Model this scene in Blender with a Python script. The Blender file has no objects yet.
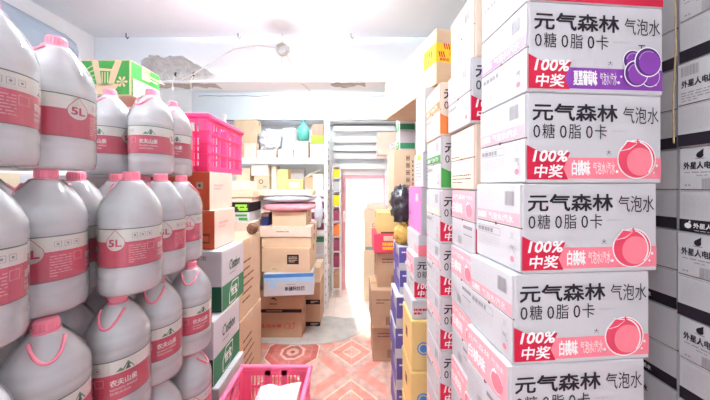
import bpy, math, random
from mathutils import Vector, Matrix, noise
R = math.radians
random.seed(7)
SC = bpy.context.scene
COL = SC.collection

# ------------------------------------------------------------------ camera
F_PX = 267.0
EYE = 1.5
cam_d = bpy.data.cameras.new('camera')
cam_d.sensor_fit = 'HORIZONTAL'
cam_d.sensor_width = 36.0
cam_d.lens = 36.0 * F_PX / 710.0
cam_d.shift_y = -15.0 / 710.0
cam_d.clip_start = 0.02
cam = bpy.data.objects.new('camera', cam_d)
COL.objects.link(cam)
cam.location = (0, 0, EYE)
cam.rotation_euler = (R(90), 0, 0)
SC.camera = cam

# ------------------------------------------------------------------ world, view
w = bpy.data.worlds.new('daylight')
SC.world = w
w.use_nodes = True
bg = w.node_tree.nodes['Background']
bg.inputs[0].default_value = (0.91, 0.97, 1.0, 1)
bg.inputs[1].default_value = 0.66
sun_d = bpy.data.lights.new('sun', 'SUN'); sun_d.energy = 5.0; sun_d.angle = R(3); sun_d.color = (1, .97, .93)
sun = bpy.data.objects.new('sun', sun_d); COL.objects.link(sun)
sun.rotation_euler = (R(-42), 0, R(8))      # high behind the back doorway
SC.view_settings.view_transform = 'Standard'
SC.view_settings.look = 'None'
SC.view_settings.gamma = 1.0
SC.view_settings.use_curve_mapping = False
SC.view_settings.exposure = 1.15
SC.cycles.transparent_max_bounces = 20
SC.cycles.max_bounces = 10
SC.cycles.diffuse_bounces = 6

# ------------------------------------------------------------------ materials
def lin(c):
    out = []
    for x in c[:3]:
        x = x / 255.0
        out.append(x / 12.92 if x <= 0.04045 else ((x + 0.055) / 1.055) ** 2.4)
    return tuple(out) + (1.0,)

MATS = {}
def mat(name, rgb, rough=0.6, var=0.05, scale=12.0, bump=0.0, bscale=60.0, spec=0.3, metal=0.0, alpha=1.0):
    if name in MATS:
        return MATS[name]
    m = bpy.data.materials.new(name)
    m.use_nodes = True
    nt = m.node_tree
    p = nt.nodes['Principled BSDF']
    p.inputs['Roughness'].default_value = rough
    p.inputs['Metallic'].default_value = metal
    p.inputs['Specular IOR Level'].default_value = spec
    p.inputs['Alpha'].default_value = alpha
    c = lin(rgb)
    tc = nt.nodes.new('ShaderNodeTexCoord')
    n = nt.nodes.new('ShaderNodeTexNoise')
    n.inputs['Scale'].default_value = scale
    n.inputs['Detail'].default_value = 4
    nt.links.new(tc.outputs['Object'], n.inputs['Vector'])
    r = nt.nodes.new('ShaderNodeValToRGB')
    r.color_ramp.elements[0].position = 0.3
    r.color_ramp.elements[1].position = 0.7
    r.color_ramp.elements[0].color = tuple(max(0, x * (1 - var)) for x in c[:3]) + (1,)
    r.color_ramp.elements[1].color = tuple(min(1, x * (1 + var)) for x in c[:3]) + (1,)
    nt.links.new(n.outputs['Fac'], r.inputs['Fac'])
    nt.links.new(r.outputs['Color'], p.inputs['Base Color'])
    if bump:
        n2 = nt.nodes.new('ShaderNodeTexNoise')
        n2.inputs['Scale'].default_value = bscale
        n2.inputs['Detail'].default_value = 3
        nt.links.new(tc.outputs['Object'], n2.inputs['Vector'])
        b = nt.nodes.new('ShaderNodeBump')
        b.inputs['Strength'].default_value = bump
        b.inputs['Distance'].default_value = 0.01
        nt.links.new(n2.outputs['Fac'], b.inputs['Height'])
        nt.links.new(b.outputs['Normal'], p.inputs['Normal'])
    MATS[name] = m
    return m

def clear_mat(name, rgb, milk, rough=0.08, gloss=1.45, scale=30.0):
    """thin clear plastic: part clear, part milky scatter, a Fresnel gloss on top"""
    m = bpy.data.materials.new(name)
    m.use_nodes = True
    nt = m.node_tree
    for n in list(nt.nodes):
        if n.type != 'OUTPUT_MATERIAL':
            nt.nodes.remove(n)
    out = [n for n in nt.nodes if n.type == 'OUTPUT_MATERIAL'][0]
    tr = nt.nodes.new('ShaderNodeBsdfTransparent')
    tr.inputs[0].default_value = (1, 1, 1, 1)
    df = nt.nodes.new('ShaderNodeBsdfDiffuse')
    df.inputs[0].default_value = lin(rgb)
    tl = nt.nodes.new('ShaderNodeBsdfTranslucent')
    tl.inputs[0].default_value = lin(rgb)
    ad = nt.nodes.new('ShaderNodeMixShader')
    ad.inputs[0].default_value = 0.22
    nt.links.new(df.outputs[0], ad.inputs[1]); nt.links.new(tl.outputs[0], ad.inputs[2])
    tc = nt.nodes.new('ShaderNodeTexCoord')
    no = nt.nodes.new('ShaderNodeTexNoise')
    no.inputs['Scale'].default_value = scale
    no.inputs['Detail'].default_value = 3
    nt.links.new(tc.outputs['Object'], no.inputs['Vector'])
    mp = nt.nodes.new('ShaderNodeMapRange')
    mp.inputs['From Min'].default_value = 0.3; mp.inputs['From Max'].default_value = 0.7
    mp.inputs['To Min'].default_value = milk * 0.88; mp.inputs['To Max'].default_value = min(1, milk * 1.12)
    nt.links.new(no.outputs['Fac'], mp.inputs['Value'])
    mx = nt.nodes.new('ShaderNodeMixShader')
    nt.links.new(mp.outputs['Result'], mx.inputs[0])
    nt.links.new(tr.outputs[0], mx.inputs[1]); nt.links.new(ad.outputs[0], mx.inputs[2])
    gl = nt.nodes.new('ShaderNodeBsdfGlossy')
    gl.inputs['Roughness'].default_value = rough
    gl.inputs[0].default_value = (1, 1, 1, 1)
    fr = nt.nodes.new('ShaderNodeFresnel')
    fr.inputs[0].default_value = gloss
    bp = nt.nodes.new('ShaderNodeBump')
    bp.inputs['Strength'].default_value = 0.2; bp.inputs['Distance'].default_value = 0.004
    nt.links.new(no.outputs['Fac'], bp.inputs['Height'])
    nt.links.new(bp.outputs['Normal'], gl.inputs['Normal']); nt.links.new(bp.outputs['Normal'], fr.inputs['Normal'])
    m2 = nt.nodes.new('ShaderNodeMixShader')
    nt.links.new(fr.outputs[0], m2.inputs[0])
    nt.links.new(mx.outputs[0], m2.inputs[1]); nt.links.new(gl.outputs[0], m2.inputs[2])
    nt.links.new(m2.outputs[0], out.inputs['Surface'])
    MATS[name] = m
    return m

WALL = mat('wall_plaster', (236, 238, 240), 0.85, 0.03, 3, 0.15, 25)
CEIL = mat('ceiling_plaster', (232, 240, 246), 0.9, 0.02, 3, 0.15, 18)
RAWP = mat('bare_plaster', (176, 174, 172), 0.95, 0.18, 22, 0.6, 45)
CONC = mat('concrete', (188, 184, 178), 0.85, 0.14, 9, 0.4, 60)
GROUT = mat('grout', (200, 190, 182), 0.9, 0.08, 20)
PALE = mat('pale_tile', (236, 222, 212), 0.35, 0.06, 7)
WOOD = mat('pallet_wood', (186, 154, 116), 0.8, 0.18, 14, 0.3, 40)
KRAFT = mat('kraft', (212, 184, 154), 0.75, 0.05, 8, 0.12, 50)
KRAFT_D = mat('kraft_dark', (188, 152, 124), 0.75, 0.06, 8, 0.12, 50)
KRAFT_L = mat('kraft_light', (226, 200, 170), 0.75, 0.05, 8, 0.12, 50)
KRAFT_P = mat('kraft_pinkish', (230, 208, 190), 0.75, 0.05, 8, 0.12, 50)
KRAFT_Y = mat('kraft_yellow', (226, 196, 130), 0.72, 0.05, 8, 0.12, 50)
CREAM = mat('cream_card', (242, 226, 190), 0.7, 0.04, 8)
WHITEC = mat('white_card', (203, 201, 205), 0.55, 0.025, 8, 0.05, 40)
GREYC = mat('grey_card', (198, 198, 200), 0.55, 0.04, 8)
EDGE = mat('cut_edge', (120, 92, 70), 0.9, 0.1, 30)
INK = mat('ink_black', (38, 30, 42), 0.6, 0.1, 30)
INK_B = mat('ink_brown', (110, 72, 56), 0.7, 0.1, 30)
INK_G = mat('ink_grey', (150, 146, 150), 0.7, 0.1, 30)
INK_L = mat('ink_light_grey', (196, 192, 194), 0.7, 0.06, 30)
RED = mat('print_red', (205, 22, 62), 0.5, 0.05, 20)
PINK = mat('print_pink', (246, 132, 148), 0.5, 0.04, 20)
PINK_L = mat('print_pale_pink', (250, 172, 182), 0.5, 0.04, 20)
PINK_D = mat('print_deep_pink', (232, 72, 102), 0.5, 0.04, 20)
PURP = mat('print_purple', (140, 66, 172), 0.5, 0.05, 20)
PURP_D = mat('print_dark_purple', (88, 40, 120), 0.5, 0.05, 20)
PURP_L = mat('print_lilac', (190, 140, 214), 0.5, 0.05, 20)
WINK = mat('print_white', (250, 248, 248), 0.5, 0.02, 20)
GREEN = mat('print_green', (52, 128, 88), 0.5, 0.06, 16)
GREEN_D = mat('print_dark_green', (26, 80, 56), 0.5, 0.06, 16)
GREEN_B = mat('print_bright_green', (62, 146, 66), 0.5, 0.06, 16)
ORANGE = mat('print_orange', (232, 128, 62), 0.5, 0.05, 16)
ORNG_C = mat('orange_red_card', (206, 88, 58), 0.6, 0.08, 10, 0.1, 40)
VIOL = mat('print_violet', (104, 92, 168), 0.5, 0.06, 16)
YEL = mat('tape_yellow', (250, 208, 40), 0.35, 0.05, 18)
BLUE = mat('print_blue', (78, 138, 206), 0.5, 0.06, 12)
BLUE_L = mat('print_pale_blue', (168, 206, 238), 0.5, 0.06, 12)
NAVY = mat('navy_card', (36, 44, 92), 0.5, 0.08, 12)
MAGE = mat('magenta_card', (226, 132, 192), 0.5, 0.04, 10)
TAPE = mat('brown_tape', (196, 158, 112), 0.25, 0.04, 14, spec=0.5)
TAPE_C = mat('pale_tape', (232, 214, 186), 0.25, 0.04, 14, spec=0.5)
CRATE = mat('pink_plastic', (254, 62, 130), 0.38, 0.05, 10, spec=0.5)
CRATE_L = mat('pink_plastic_light', (255, 116, 156), 0.38, 0.05, 10, spec=0.5)
CAPM = mat('cap_pink', (244, 138, 160), 0.4, 0.05, 40, spec=0.5)
LAB_R = mat('label_red', (216, 58, 98), 0.4, 0.08, 30)
LAB_W = mat('label_cream', (240, 236, 230), 0.4, 0.03, 30)
LAB_G = mat('label_green', (70, 140, 110), 0.5, 0.1, 30)
METAL_W = mat('white_enamel', (240, 240, 240), 0.4, 0.03, 10, spec=0.5)
METAL_G = mat('grey_steel', (190, 194, 200), 0.35, 0.06, 10, spec=0.5)
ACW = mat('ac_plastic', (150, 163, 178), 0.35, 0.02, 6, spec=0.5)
DARK = mat('dark_gap', (60, 58, 60), 0.7, 0.1, 12)
WIRE = mat('wire_grey', (206, 200, 190), 0.6, 0.1, 40)
ROPE = mat('straw_rope', (196, 172, 130), 0.9, 0.2, 80)
BLACKB = mat('black_bag', (58, 56, 62), 0.28, 0.3, 20, 0.8, 26, spec=0.6)
YELB = mat('ochre_bag', (206, 168, 88), 0.5, 0.2, 20, 0.7, 30)
TEALB = mat('teal_bag', (74, 150, 138), 0.35, 0.12, 16, 0.7, 24, spec=0.5)
WHITEB = mat('white_bag', (208, 211, 222), 0.3, 0.08, 16, 0.6, 22, spec=0.5)
GREYB = mat('grey_film', (186, 188, 200), 0.3, 0.15, 16, 0.7, 22, spec=0.5)
PINKB = mat('pink_bag', (232, 150, 160), 0.35, 0.1, 16, 0.6, 22, spec=0.5)
LIME = mat('lime_card', (150, 208, 62), 0.5, 0.05, 10)
WINE = mat('wine_card', (150, 70, 96), 0.5, 0.08, 10)
BROWNF = mat('brown_fibre', (128, 92, 72), 0.95, 0.3, 40, 0.9, 60)
FRAME = mat('pink_door_paint', (218, 168, 178), 0.5, 0.05, 12)
PET = clear_mat('clear_bottle', (253, 252, 255), 0.78, rough=.06, gloss=1.55, scale=9)
FILM = clear_mat('clear_film', (255, 254, 255), 0.10, rough=0.09, gloss=1.4, scale=24)

def floor_mat():
    m = bpy.data.materials.new('patterned_tile')
    m.use_nodes = True
    nt = m.node_tree
    p = nt.nodes['Principled BSDF']
    p.inputs['Roughness'].default_value = 0.2
    g = nt.nodes.new('ShaderNodeNewGeometry')
    sp = nt.nodes.new('ShaderNodeSeparateXYZ')
    nt.links.new(g.outputs['Position'], sp.inputs[0])
    def M(op, a, b=None, c=None):
        n = nt.nodes.new('ShaderNodeMath'); n.operation = op
        for i, v in enumerate((a, b, c)):
            if v is None: continue
            if isinstance(v, (int, float)): n.inputs[i].default_value = v
            else: nt.links.new(v, n.inputs[i])
        return n.outputs[0]
    P = 0.53
    xs = M('DIVIDE', M('SUBTRACT', sp.outputs[0], -0.03), P)
    ys = M('DIVIDE', M('SUBTRACT', sp.outputs[1], 1.87), P)
    fx = M('FLOOR', M('ADD', xs, 0.5)); fy = M('FLOOR', M('ADD', ys, 0.5))
    ax = M('ABSOLUTE', M('SUBTRACT', xs, fx)); ay = M('ABSOLUTE', M('SUBTRACT', ys, fy))
    dia = M('ADD', ax, ay)
    octo = M('MAXIMUM', M('MAXIMUM', ax, ay), M('MULTIPLY', dia, 0.72))
    par = M('MODULO', M('ABSOLUTE', M('ADD', fx, 0.0)), 2.0)
    def ramp(stops):
        r = nt.nodes.new('ShaderNodeValToRGB')
        r.color_ramp.interpolation = 'CONSTANT'
        e = r.color_ramp.elements
        e[0].position = stops[0][0]; e[0].color = lin(stops[0][1])
        e[1].position = stops[1][0]; e[1].color = lin(stops[1][1])
        for pos, c in stops[2:]:
            q = e.new(pos); q.color = lin(c)
        return r
    r1 = ramp([(0, (226, 168, 150)), (.14, (244, 210, 190)), (.17, (226, 150, 136)), (.33, (244, 206, 186)), (.37, (208, 168, 156)), (.52, (228, 152, 138)), (.74, (214, 182, 170)), (.9, (232, 176, 160))])
    nt.links.new(dia, r1.inputs[0])
    r2 = ramp([(0, (150, 84, 88)), (.035, (226, 176, 162)), (.1, (186, 116, 112)), (.16, (232, 184, 168)), (.2, (204, 128, 120)), (.33, (196, 110, 104)), (.42, (240, 204, 188)), (.44, (206, 170, 158))])
    nt.links.new(octo, r2.inputs[0])
    mx = nt.nodes.new('ShaderNodeMix'); mx.data_type = 'RGBA'
    nt.links.new(par, mx.inputs[0]); nt.links.new(r1.outputs[0], mx.inputs[6]); nt.links.new(r2.outputs[0], mx.inputs[7])
    # marble mottling
    n = nt.nodes.new('ShaderNodeTexNoise'); n.inputs['Scale'].default_value = 16; n.inputs['Detail'].default_value = 6
    nt.links.new(g.outputs['Position'], n.inputs['Vector'])
    rr = nt.nodes.new('ShaderNodeValToRGB')
    rr.color_ramp.elements[0].position = .35; rr.color_ramp.elements[0].color = (.84, .80, .79, 1)
    rr.color_ramp.elements[1].position = .65; rr.color_ramp.elements[1].color = (1.22, 1.2, 1.2, 1)
    nt.links.new(n.outputs['Fac'], rr.inputs[0])
    mm = nt.nodes.new('ShaderNodeMix'); mm.data_type = 'RGBA'; mm.blend_type = 'MULTIPLY'
    mm.inputs[0].default_value = 0.8
    nt.links.new(mx.outputs[2], mm.inputs[6]); nt.links.new(rr.outputs[0], mm.inputs[7])
    nt.links.new(mm.outputs[2], p.inputs['Base Color'])
    return m
TILE = floor_mat()

# ------------------------------------------------------------------ mesh helpers
class MB:
    def __init__(s):
        s.v = []; s.f = []; s.mi = []; s.mats = []; s.smooth = False
    def slot(s, m):
        if m not in s.mats: s.mats.append(m)
        return s.mats.index(m)
    def add(s, vs, fs, m):
        b = len(s.v); k = s.slot(m)
        s.v += [tuple(v) for v in vs]
        for f in fs:
            s.f.append(tuple(b + i for i in f)); s.mi.append(k)
    def box(s, x0, x1, y0, y1, z0, z1, m, c=0.0):
        if c <= 0:
            vs = [(x, y, z) for z in (z0, z1) for y in (y0, y1) for x in (x0, x1)]
            s.add(vs, [(0, 2, 3, 1), (4, 5, 7, 6), (0, 1, 5, 4), (2, 6, 7, 3), (0, 4, 6, 2), (1, 3, 7, 5)], m)
            return
        lo = (x0, y0, z0); hi = (x1, y1, z1)
        vs = []; idx = {}
        for sx in (0, 1):
            for sy in (0, 1):
                for sz in (0, 1):
                    sg = (sx, sy, sz)
                    for ax in range(3):
                        pnt = []
                        for k in range(3):
                            e = hi[k] if sg[k] else lo[k]
                            if k != ax: e += -c if sg[k] else c
                            pnt.append(e)
                        idx[(sx, sy, sz, ax)] = len(vs); vs.append(pnt)
        fs = []
        for ax in range(3):
            o = [k for k in range(3) if k != ax]
            for sd in (0, 1):
                q = []
                for a, b in ((0, 0), (1, 0), (1, 1), (0, 1)):
                    sg = [0, 0, 0]; sg[ax] = sd; sg[o[0]] = a; sg[o[1]] = b
                    q.append(idx[(sg[0], sg[1], sg[2], ax)])
                fs.append(q)
            for a in (0, 1):
                for b in (0, 1):
                    def g(t, A):
                        sg = [0, 0, 0]; sg[ax] = t; sg[o[0]] = a; sg[o[1]] = b
                        return idx[(sg[0], sg[1], sg[2], A)]
                    fs.append([g(0, o[0]), g(1, o[0]), g(1, o[1]), g(0, o[1])])
        for sx in (0, 1):
            for sy in (0, 1):
                for sz in (0, 1):
                    fs.append([idx[(sx, sy, sz, k)] for k in range(3)])
        s.add(vs, fs, m)
    def tube(s, pts, r, m, n=8, closed=False, taper=None):
        pts = [Vector(p) for p in pts]
        N = len(pts); rings = []
        for i, p in enumerate(pts):
            if closed: t = pts[(i + 1) % N] - pts[i - 1]
            else: t = pts[min(i + 1, N - 1)] - pts[max(i - 1, 0)]
            t.normalize()
            up = Vector((0, 0, 1)) if abs(t.z) < 0.9 else Vector((1, 0, 0))
            a = t.cross(up).normalized(); b = t.cross(a)
            rr = r if taper is None else r * taper[i]
            rings.append([p + (a * math.cos(q) + b * math.sin(q)) * rr for q in [2 * math.pi * k / n for k in range(n)]])
        vs = [v for g in rings for v in g]; fs = []
        L = N if closed else N - 1
        for i in range(L):
            j = (i + 1) % N
            for k in range(n):
                fs.append((i * n + k, i * n + (k + 1) % n, j * n + (k + 1) % n, j * n + k))
        if not closed:
            fs.append(tuple(range(n))); fs.append(tuple((N - 1) * n + k for k in range(n)))
        s.add(vs, fs, m)
    def lathe(s, prof, m, n=24, cap=True):
        vs = []; fs = []
        for (r, z) in prof:
            vs += [(r * math.cos(2 * math.pi * k / n), r * math.sin(2 * math.pi * k / n), z) for k in range(n)]
        for i in range(len(prof) - 1):
            for k in range(n):
                fs.append((i * n + k, i * n + (k + 1) % n, (i + 1) * n + (k + 1) % n, (i + 1) * n + k))
        if cap:
            fs.append(tuple(range(n))[::-1]); fs.append(tuple((len(prof) - 1) * n + k for k in range(n)))
        s.add(vs, fs, m)
    def prism(s, pts, d0, d1, m, axis='y'):
        """polygon pts (a,b) extruded from d0 to d1 along axis"""
        n = len(pts)
        def P(a, b, d):
            return (a, d, b) if axis == 'y' else ((d, a, b) if axis == 'x' else (a, b, d))
        vs = [P(a, b, d0) for a, b in pts] + [P(a, b, d1) for a, b in pts]
        fs = [tuple(range(n)), tuple(range(n, 2 * n))[::-1]] + [(i, (i + 1) % n, n + (i + 1) % n, n + i) for i in range(n)]
        s.add(vs, fs, m)
    def mesh(s, name):
        me = bpy.data.meshes.new(name)
        me.from_pydata(s.v, [], s.f)
        for m in s.mats: me.materials.append(m)
        me.polygons.foreach_set('material_index', s.mi)
        if s.smooth:
            me.polygons.foreach_set('use_smooth', [True] * len(s.f))
        me.update()
        return me
    def build(s, name, parent=None):
        return link(name, s.mesh(name), parent)

def link(name, data, parent=None, loc=(0, 0, 0), rot=(0, 0, 0)):
    o = bpy.data.objects.new(name, data)
    COL.objects.link(o)
    o.parent = parent
    o.location = loc; o.rotation_euler = rot
    return o
def thing(name, label, cat, loc=(0, 0, 0), rz=0.0, group=None, rx=0.0, ry=0.0):
    o = link(name, None, None, loc, (rx, ry, rz))
    o['label'] = label; o['category'] = cat
    if group: o['group'] = group
    return o
def tag(o, label, cat, group=None):
    o['label'] = label; o['category'] = cat
    if group: o['group'] = group
    return o
def struct(o, label, cat):
    o['kind'] = 'structure'; o['label'] = label; o['category'] = cat
    return o
def copy_tree(o, parent=None):
    c = o.copy(); COL.objects.link(c); c.parent = parent
    for ch in list(o.children): copy_tree(ch, c)
    return c
def onebox(name, parent, x0, x1, y0, y1, z0, z1, m, c=0.0):
    b = MB(); b.box(x0, x1, y0, y1, z0, z1, m, c)
    return b.build(name, parent)

# ------------------------------------------------------------------ lettering and flat print
TXT = {}
def text2d(body, bold=0.0, shear=0.0):
    key = (body, bold, shear)
    if key in TXT: return TXT[key]
    cu = bpy.data.curves.new('lettering', 'FONT')
    cu.body = body; cu.resolution_u = 2; cu.offset = bold; cu.shear = shear
    o = bpy.data.objects.new('lettering', cu)
    COL.objects.link(o)
    dg = bpy.context.evaluated_depsgraph_get()
    me = bpy.data.meshes.new_from_object(o.evaluated_get(dg))
    vs = [(v.co.x, v.co.y) for v in me.vertices]
    fs = [tuple(p.vertices) for p in me.polygons]
    bpy.data.objects.remove(o); bpy.data.curves.remove(cu); bpy.data.meshes.remove(me)
    if not vs: vs = [(0, 0), (1, 0), (1, 1)]
    x0 = min(a for a, _ in vs); x1 = max(a for a, _ in vs); y0 = min(b for _, b in vs); y1 = max(b for _, b in vs)
    vs = [((a - x0) / max(x1 - x0, 1e-6), (b - y0) / max(y1 - y0, 1e-6)) for a, b in vs]
    TXT[key] = (vs, fs)
    return TXT[key]

class Pr:
    """flat print: 2-D shapes in metres with a thin layer each"""
    def __init__(s): s.items = []
    def poly(s, pts, m, l=0): s.items.append((list(pts), [tuple(range(len(pts)))], m, l)); return s
    def rect(s, x0, x1, y0, y1, m, l=0): return s.poly([(x0, y0), (x1, y0), (x1, y1), (x0, y1)], m, l)
    def circ(s, cx, cy, r, m, l=0, n=24, ry=None):
        ry = ry or r
        return s.poly([(cx + r * math.cos(2 * math.pi * k / n), cy + ry * math.sin(2 * math.pi * k / n)) for k in range(n)], m, l)
    def arc(s, cx, cy, r, wd, a0, a1, m, l=0, n=20):
        for k in range(n):
            t0 = R(a0 + (a1 - a0) * k / n); t1 = R(a0 + (a1 - a0) * (k + 1) / n)
            s.poly([(cx + (r - wd) * math.cos(t0), cy + (r - wd) * math.sin(t0)), (cx + r * math.cos(t0), cy + r * math.sin(t0)),
                    (cx + r * math.cos(t1), cy + r * math.sin(t1)), (cx + (r - wd) * math.cos(t1), cy + (r - wd) * math.sin(t1))], m, l)
        return s
    def frame(s, x0, x1, y0, y1, t, m, l=0):
        s.rect(x0, x1, y0, y0 + t, m, l); s.rect(x0, x1, y1 - t, y1, m, l)
        s.rect(x0, x0 + t, y0 + t, y1 - t, m, l); s.rect(x1 - t, x1, y0 + t, y1 - t, m, l); return s
    def text(s, body, x0, x1, y0, y1, m, l=1, bold=0.0, shear=0.0):
        vs, fs = text2d(body, 0.0, shear)
        k = (y1 - y0) * bold if bold > 0 else 0.0
        for q, (dx, dy) in enumerate(((0, 0),) if k == 0 else ((-k, -k), (k, -k), (-k, k), (k, k), (0, 0))):
            s.items.append(([(x0 + k + dx + (x1 - x0 - 2 * k) * a, y0 + k + dy + (y1 - y0 - 2 * k) * b) for a, b in vs], fs, m, l + .15 * q))
        return s
    def bars(s, x0, x1, y0, y1, m, l=1, seed=1):
        rg = random.Random(seed); x = x0
        while x < x1:
            wd = rg.choice((.0006, .0010, .0016)) * (x1 - x0) / .03
            s.rect(x, min(x + wd, x1), y0, y1, m, l); x += wd + rg.choice((.0007, .0012)) * (x1 - x0) / .03
        return s
    def micro(s, x0, x1, y0, y1, rows, m, l=1, seed=1, fill=0.5):
        rg = random.Random(seed); h = (y1 - y0) / rows
        for i in range(rows):
            x = x0; y = y1 - (i + 1) * h
            end = x0 + (x1 - x0) * (1 if i < rows - 1 else rg.uniform(.4, .9))
            while x < end - .002:
                wd = rg.uniform(.004, .016)
                s.rect(x, min(x + wd, end), y + h * (1 - fill) / 2, y + h * (1 + fill) / 2, m, l)
                x += wd + rg.uniform(.0015, .004)
        return s
    def mesh(s, name, mp):
        b = MB()
        for pts, fs, m, l in s.items:
            b.add([mp(a, c, .0006 + .0005 * l) for a, c in pts], fs, m)
        return b.mesh(name)
def map_front(a, b, o): return (a, -o, b)
def map_left(d, off=0.0):
    return lambda a, b, o: (-o - off, d - a, b)
def map_right(wd):
    return lambda a, b, o: (wd + o, a, b)

# ------------------------------------------------------------------ carton
CMESH = {}
def carton(name, label, cat, loc, size, rz=0.0, m=KRAFT, tape=TAPE, flaps='top', group=None, front=None, left=None, key=None, right=None):
    """origin at the front-left bottom corner; x right, y away, z up"""
    wd, d, h = size
    t = thing(name, label, cat, loc, rz, group)
    k = (key or m.name, round(wd, 3), round(d, 3), round(h, 3), flaps, m.name, tape.name if tape else '')
    if k not in CMESH:
        L = []
        b = MB()
        if flaps == 'top':
            b.box(0, wd, 0, d, 0, h - .004, m, .003); L.append(('body', b.mesh('body')))
            b = MB(); b.box(.001, wd - .001, .001, d / 2 - .0015, h - .004, h - .0008, m); L.append(('top_flap', b.mesh('top_flap')))
            b = MB(); b.box(.001, wd - .001, d / 2 + .0015, d - .001, h - .004, h - .0008, m); L.append(('top_flap', b.mesh('top_flap')))
            if tape:
                b = MB(); b.box(-.0006, wd + .0006, d / 2 - .024, d / 2 + .024, h - .0008, h, tape)
                b.box(-.0006, 0, d / 2 - .024, d / 2 + .024, h - .06, h - .0008, tape)
                b.box(wd, wd + .0006, d / 2 - .024, d / 2 + .024, h - .06, h - .0008, tape)
                L.append(('tape', b.mesh('tape')))
        elif flaps == 'left':
            b = MB(); b.box(.005, wd, 0, d, 0, h, m, .003); L.append(('body', b.mesh('body')))
            b = MB(); b.box(.0, .005, .003, d - .002, h / 2 + .0015, h - .003, m, .0012); L.append(('upper_flap', b.mesh('upper_flap')))
            b = MB(); b.box(.0, .005, .003, d - .002, .003, h / 2 - .0015, m, .0012); L.append(('lower_flap', b.mesh('lower_flap')))
            b = MB(); b.box(.0035, .005, .002, d - .002, h / 2 - .002, h / 2 + .002, EDGE)
            b.prism([(d / 2 + .005 * math.cos(q), h / 2 + .0045 * math.sin(q)) for q in [2 * math.pi * i / 10 for i in range(10)]], -.0004, .004, EDGE, 'x')
            L.append(('seam', b.mesh('seam')))
        CMESH[k] = L
    for nm, me in CMESH[k]: link(nm, me, t)
    for nm, pr, mp in (('front_print', front, map_front), ('side_print', left, map_left(d)), ('right_print', right, map_right(wd))):
        if pr is None: continue
        if isinstance(pr, list):
            for q in pr: link('print_mark', q.mesh('print_mark', mp), t)
            continue
        if isinstance(pr, bpy.types.Mesh): link(nm, pr, t)
        else: link(nm, pr.mesh(nm, mp), t)
    return t

# ================================================================== THE ROOM
XL, XR, YF, YB, HC = -2.2, 1.5, -1.2, 3.85, 2.75
o = onebox('wall_left', None, XL - .15, XL, YF, YB + .2, -.06, HC, WALL); struct(o, 'white plastered wall on the left behind the water bottles', 'wall')
o = onebox('wall_right', None, XR, XR + .15, YF, YB + .2, -.06, HC, WALL); struct(o, 'white plastered wall on the right behind the carton stacks', 'wall')
DX0, DX1, DZ = -.17, .46, 1.64
b = MB()
b.box(XL, DX0, YB, YB + .2, 0, HC, WALL); b.box(DX1, XR, YB, YB + .2, 0, HC, WALL); b.box(DX0, DX1, YB, YB + .2, DZ, HC, WALL)
o = b.build('wall_back'); struct(o, 'white back wall with the bright doorway', 'wall')
b = MB()
b.box(XL, -1.7, YF - .15, YF, -.06, HC, WALL); b.box(.25, XR, YF - .15, YF, -.06, HC, WALL); b.box(-1.7, .25, YF - .15, YF, 2.2, HC, WALL)  # behind the camera; opening sized and placed to limit the front fill light
o = b.build('wall_front'); struct(o, 'white front wall with an opening placed for fill light', 'wall')
o = onebox('ceiling', None, XL - .15, XR + .15, YF, YB + .2, HC, HC + .12, CEIL); ceil = struct(o, 'white plastered ceiling', 'ceiling')
# blurred soot mark round the old lamp hook
def stain_mat():
    m = bpy.data.materials.new('soot_mark'); m.use_nodes = True
    nt = m.node_tree; p = nt.nodes['Principled BSDF']; p.inputs['Roughness'].default_value = .9
    tc = nt.nodes.new('ShaderNodeTexCoord'); ln = nt.nodes.new('ShaderNodeVectorMath'); ln.operation = 'LENGTH'
    nt.links.new(tc.outputs['Object'], ln.inputs[0])
    r = nt.nodes.new('ShaderNodeValToRGB')
    r.color_ramp.elements[0].position = .06; r.color_ramp.elements[0].color = lin((190, 190, 190))
    r.color_ramp.elements[1].position = .19; r.color_ramp.elements[1].color = lin((232, 240, 246))
    nt.links.new(ln.outputs['Value'], r.inputs[0]); nt.links.new(r.outputs[0], p.inputs['Base Color'])
    return m
b = MB(); b.lathe([(.20, -.0012), (.20, 0)], stain_mat(), 32)
o = b.build('soot_mark', ceil); o.location = (-.58, 2.08, HC)
# ceiling beam with its flaked plaster
BY0, BY1, BZ = 2.25, 2.45, 2.37
bm_ = MB(); rg = random.Random(3)
bm_.box(XL, XR, BY0, BY1, BZ, HC, CEIL, .006)
beam = bm_.build('trim_1'); struct(beam, 'white plastered ceiling beam with flaked grey patches', 'beam')
def flake(pts, y, parent, name='flaked_patch'):
    b = MB(); b.prism(pts, y - .003, y + .001, RAWP, 'y'); return b.build(name, parent)
def U(px, Y): return (px - 355) * Y / F_PX
def V(py, Y): return EYE - (py - 185) * Y / F_PX
def jag(pts, Y, seed, k=4, amp=1.2):
    rg = random.Random(seed); out = []
    for i, (x, y) in enumerate(pts):
        x2, y2 = pts[(i + 1) % len(pts)]
        for t in range(k):
            q = t / k
            out.append((U(x + (x2 - x) * q + rg.uniform(-amp, amp), Y), V(y + (y2 - y) * q + rg.uniform(-amp, amp), Y)))
    return out
flake(jag([(142, 60), (150, 56), (165, 57), (183, 56), (195, 64), (210, 72), (226, 79), (210, 80.5), (170, 80.5), (141, 79)], BY0, 1), BY0, beam)
flake(jag([(331, 79), (340, 76), (352, 75), (364, 78), (363, 81), (331, 81)], BY0, 2, 3, .8), BY0, beam)
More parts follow.
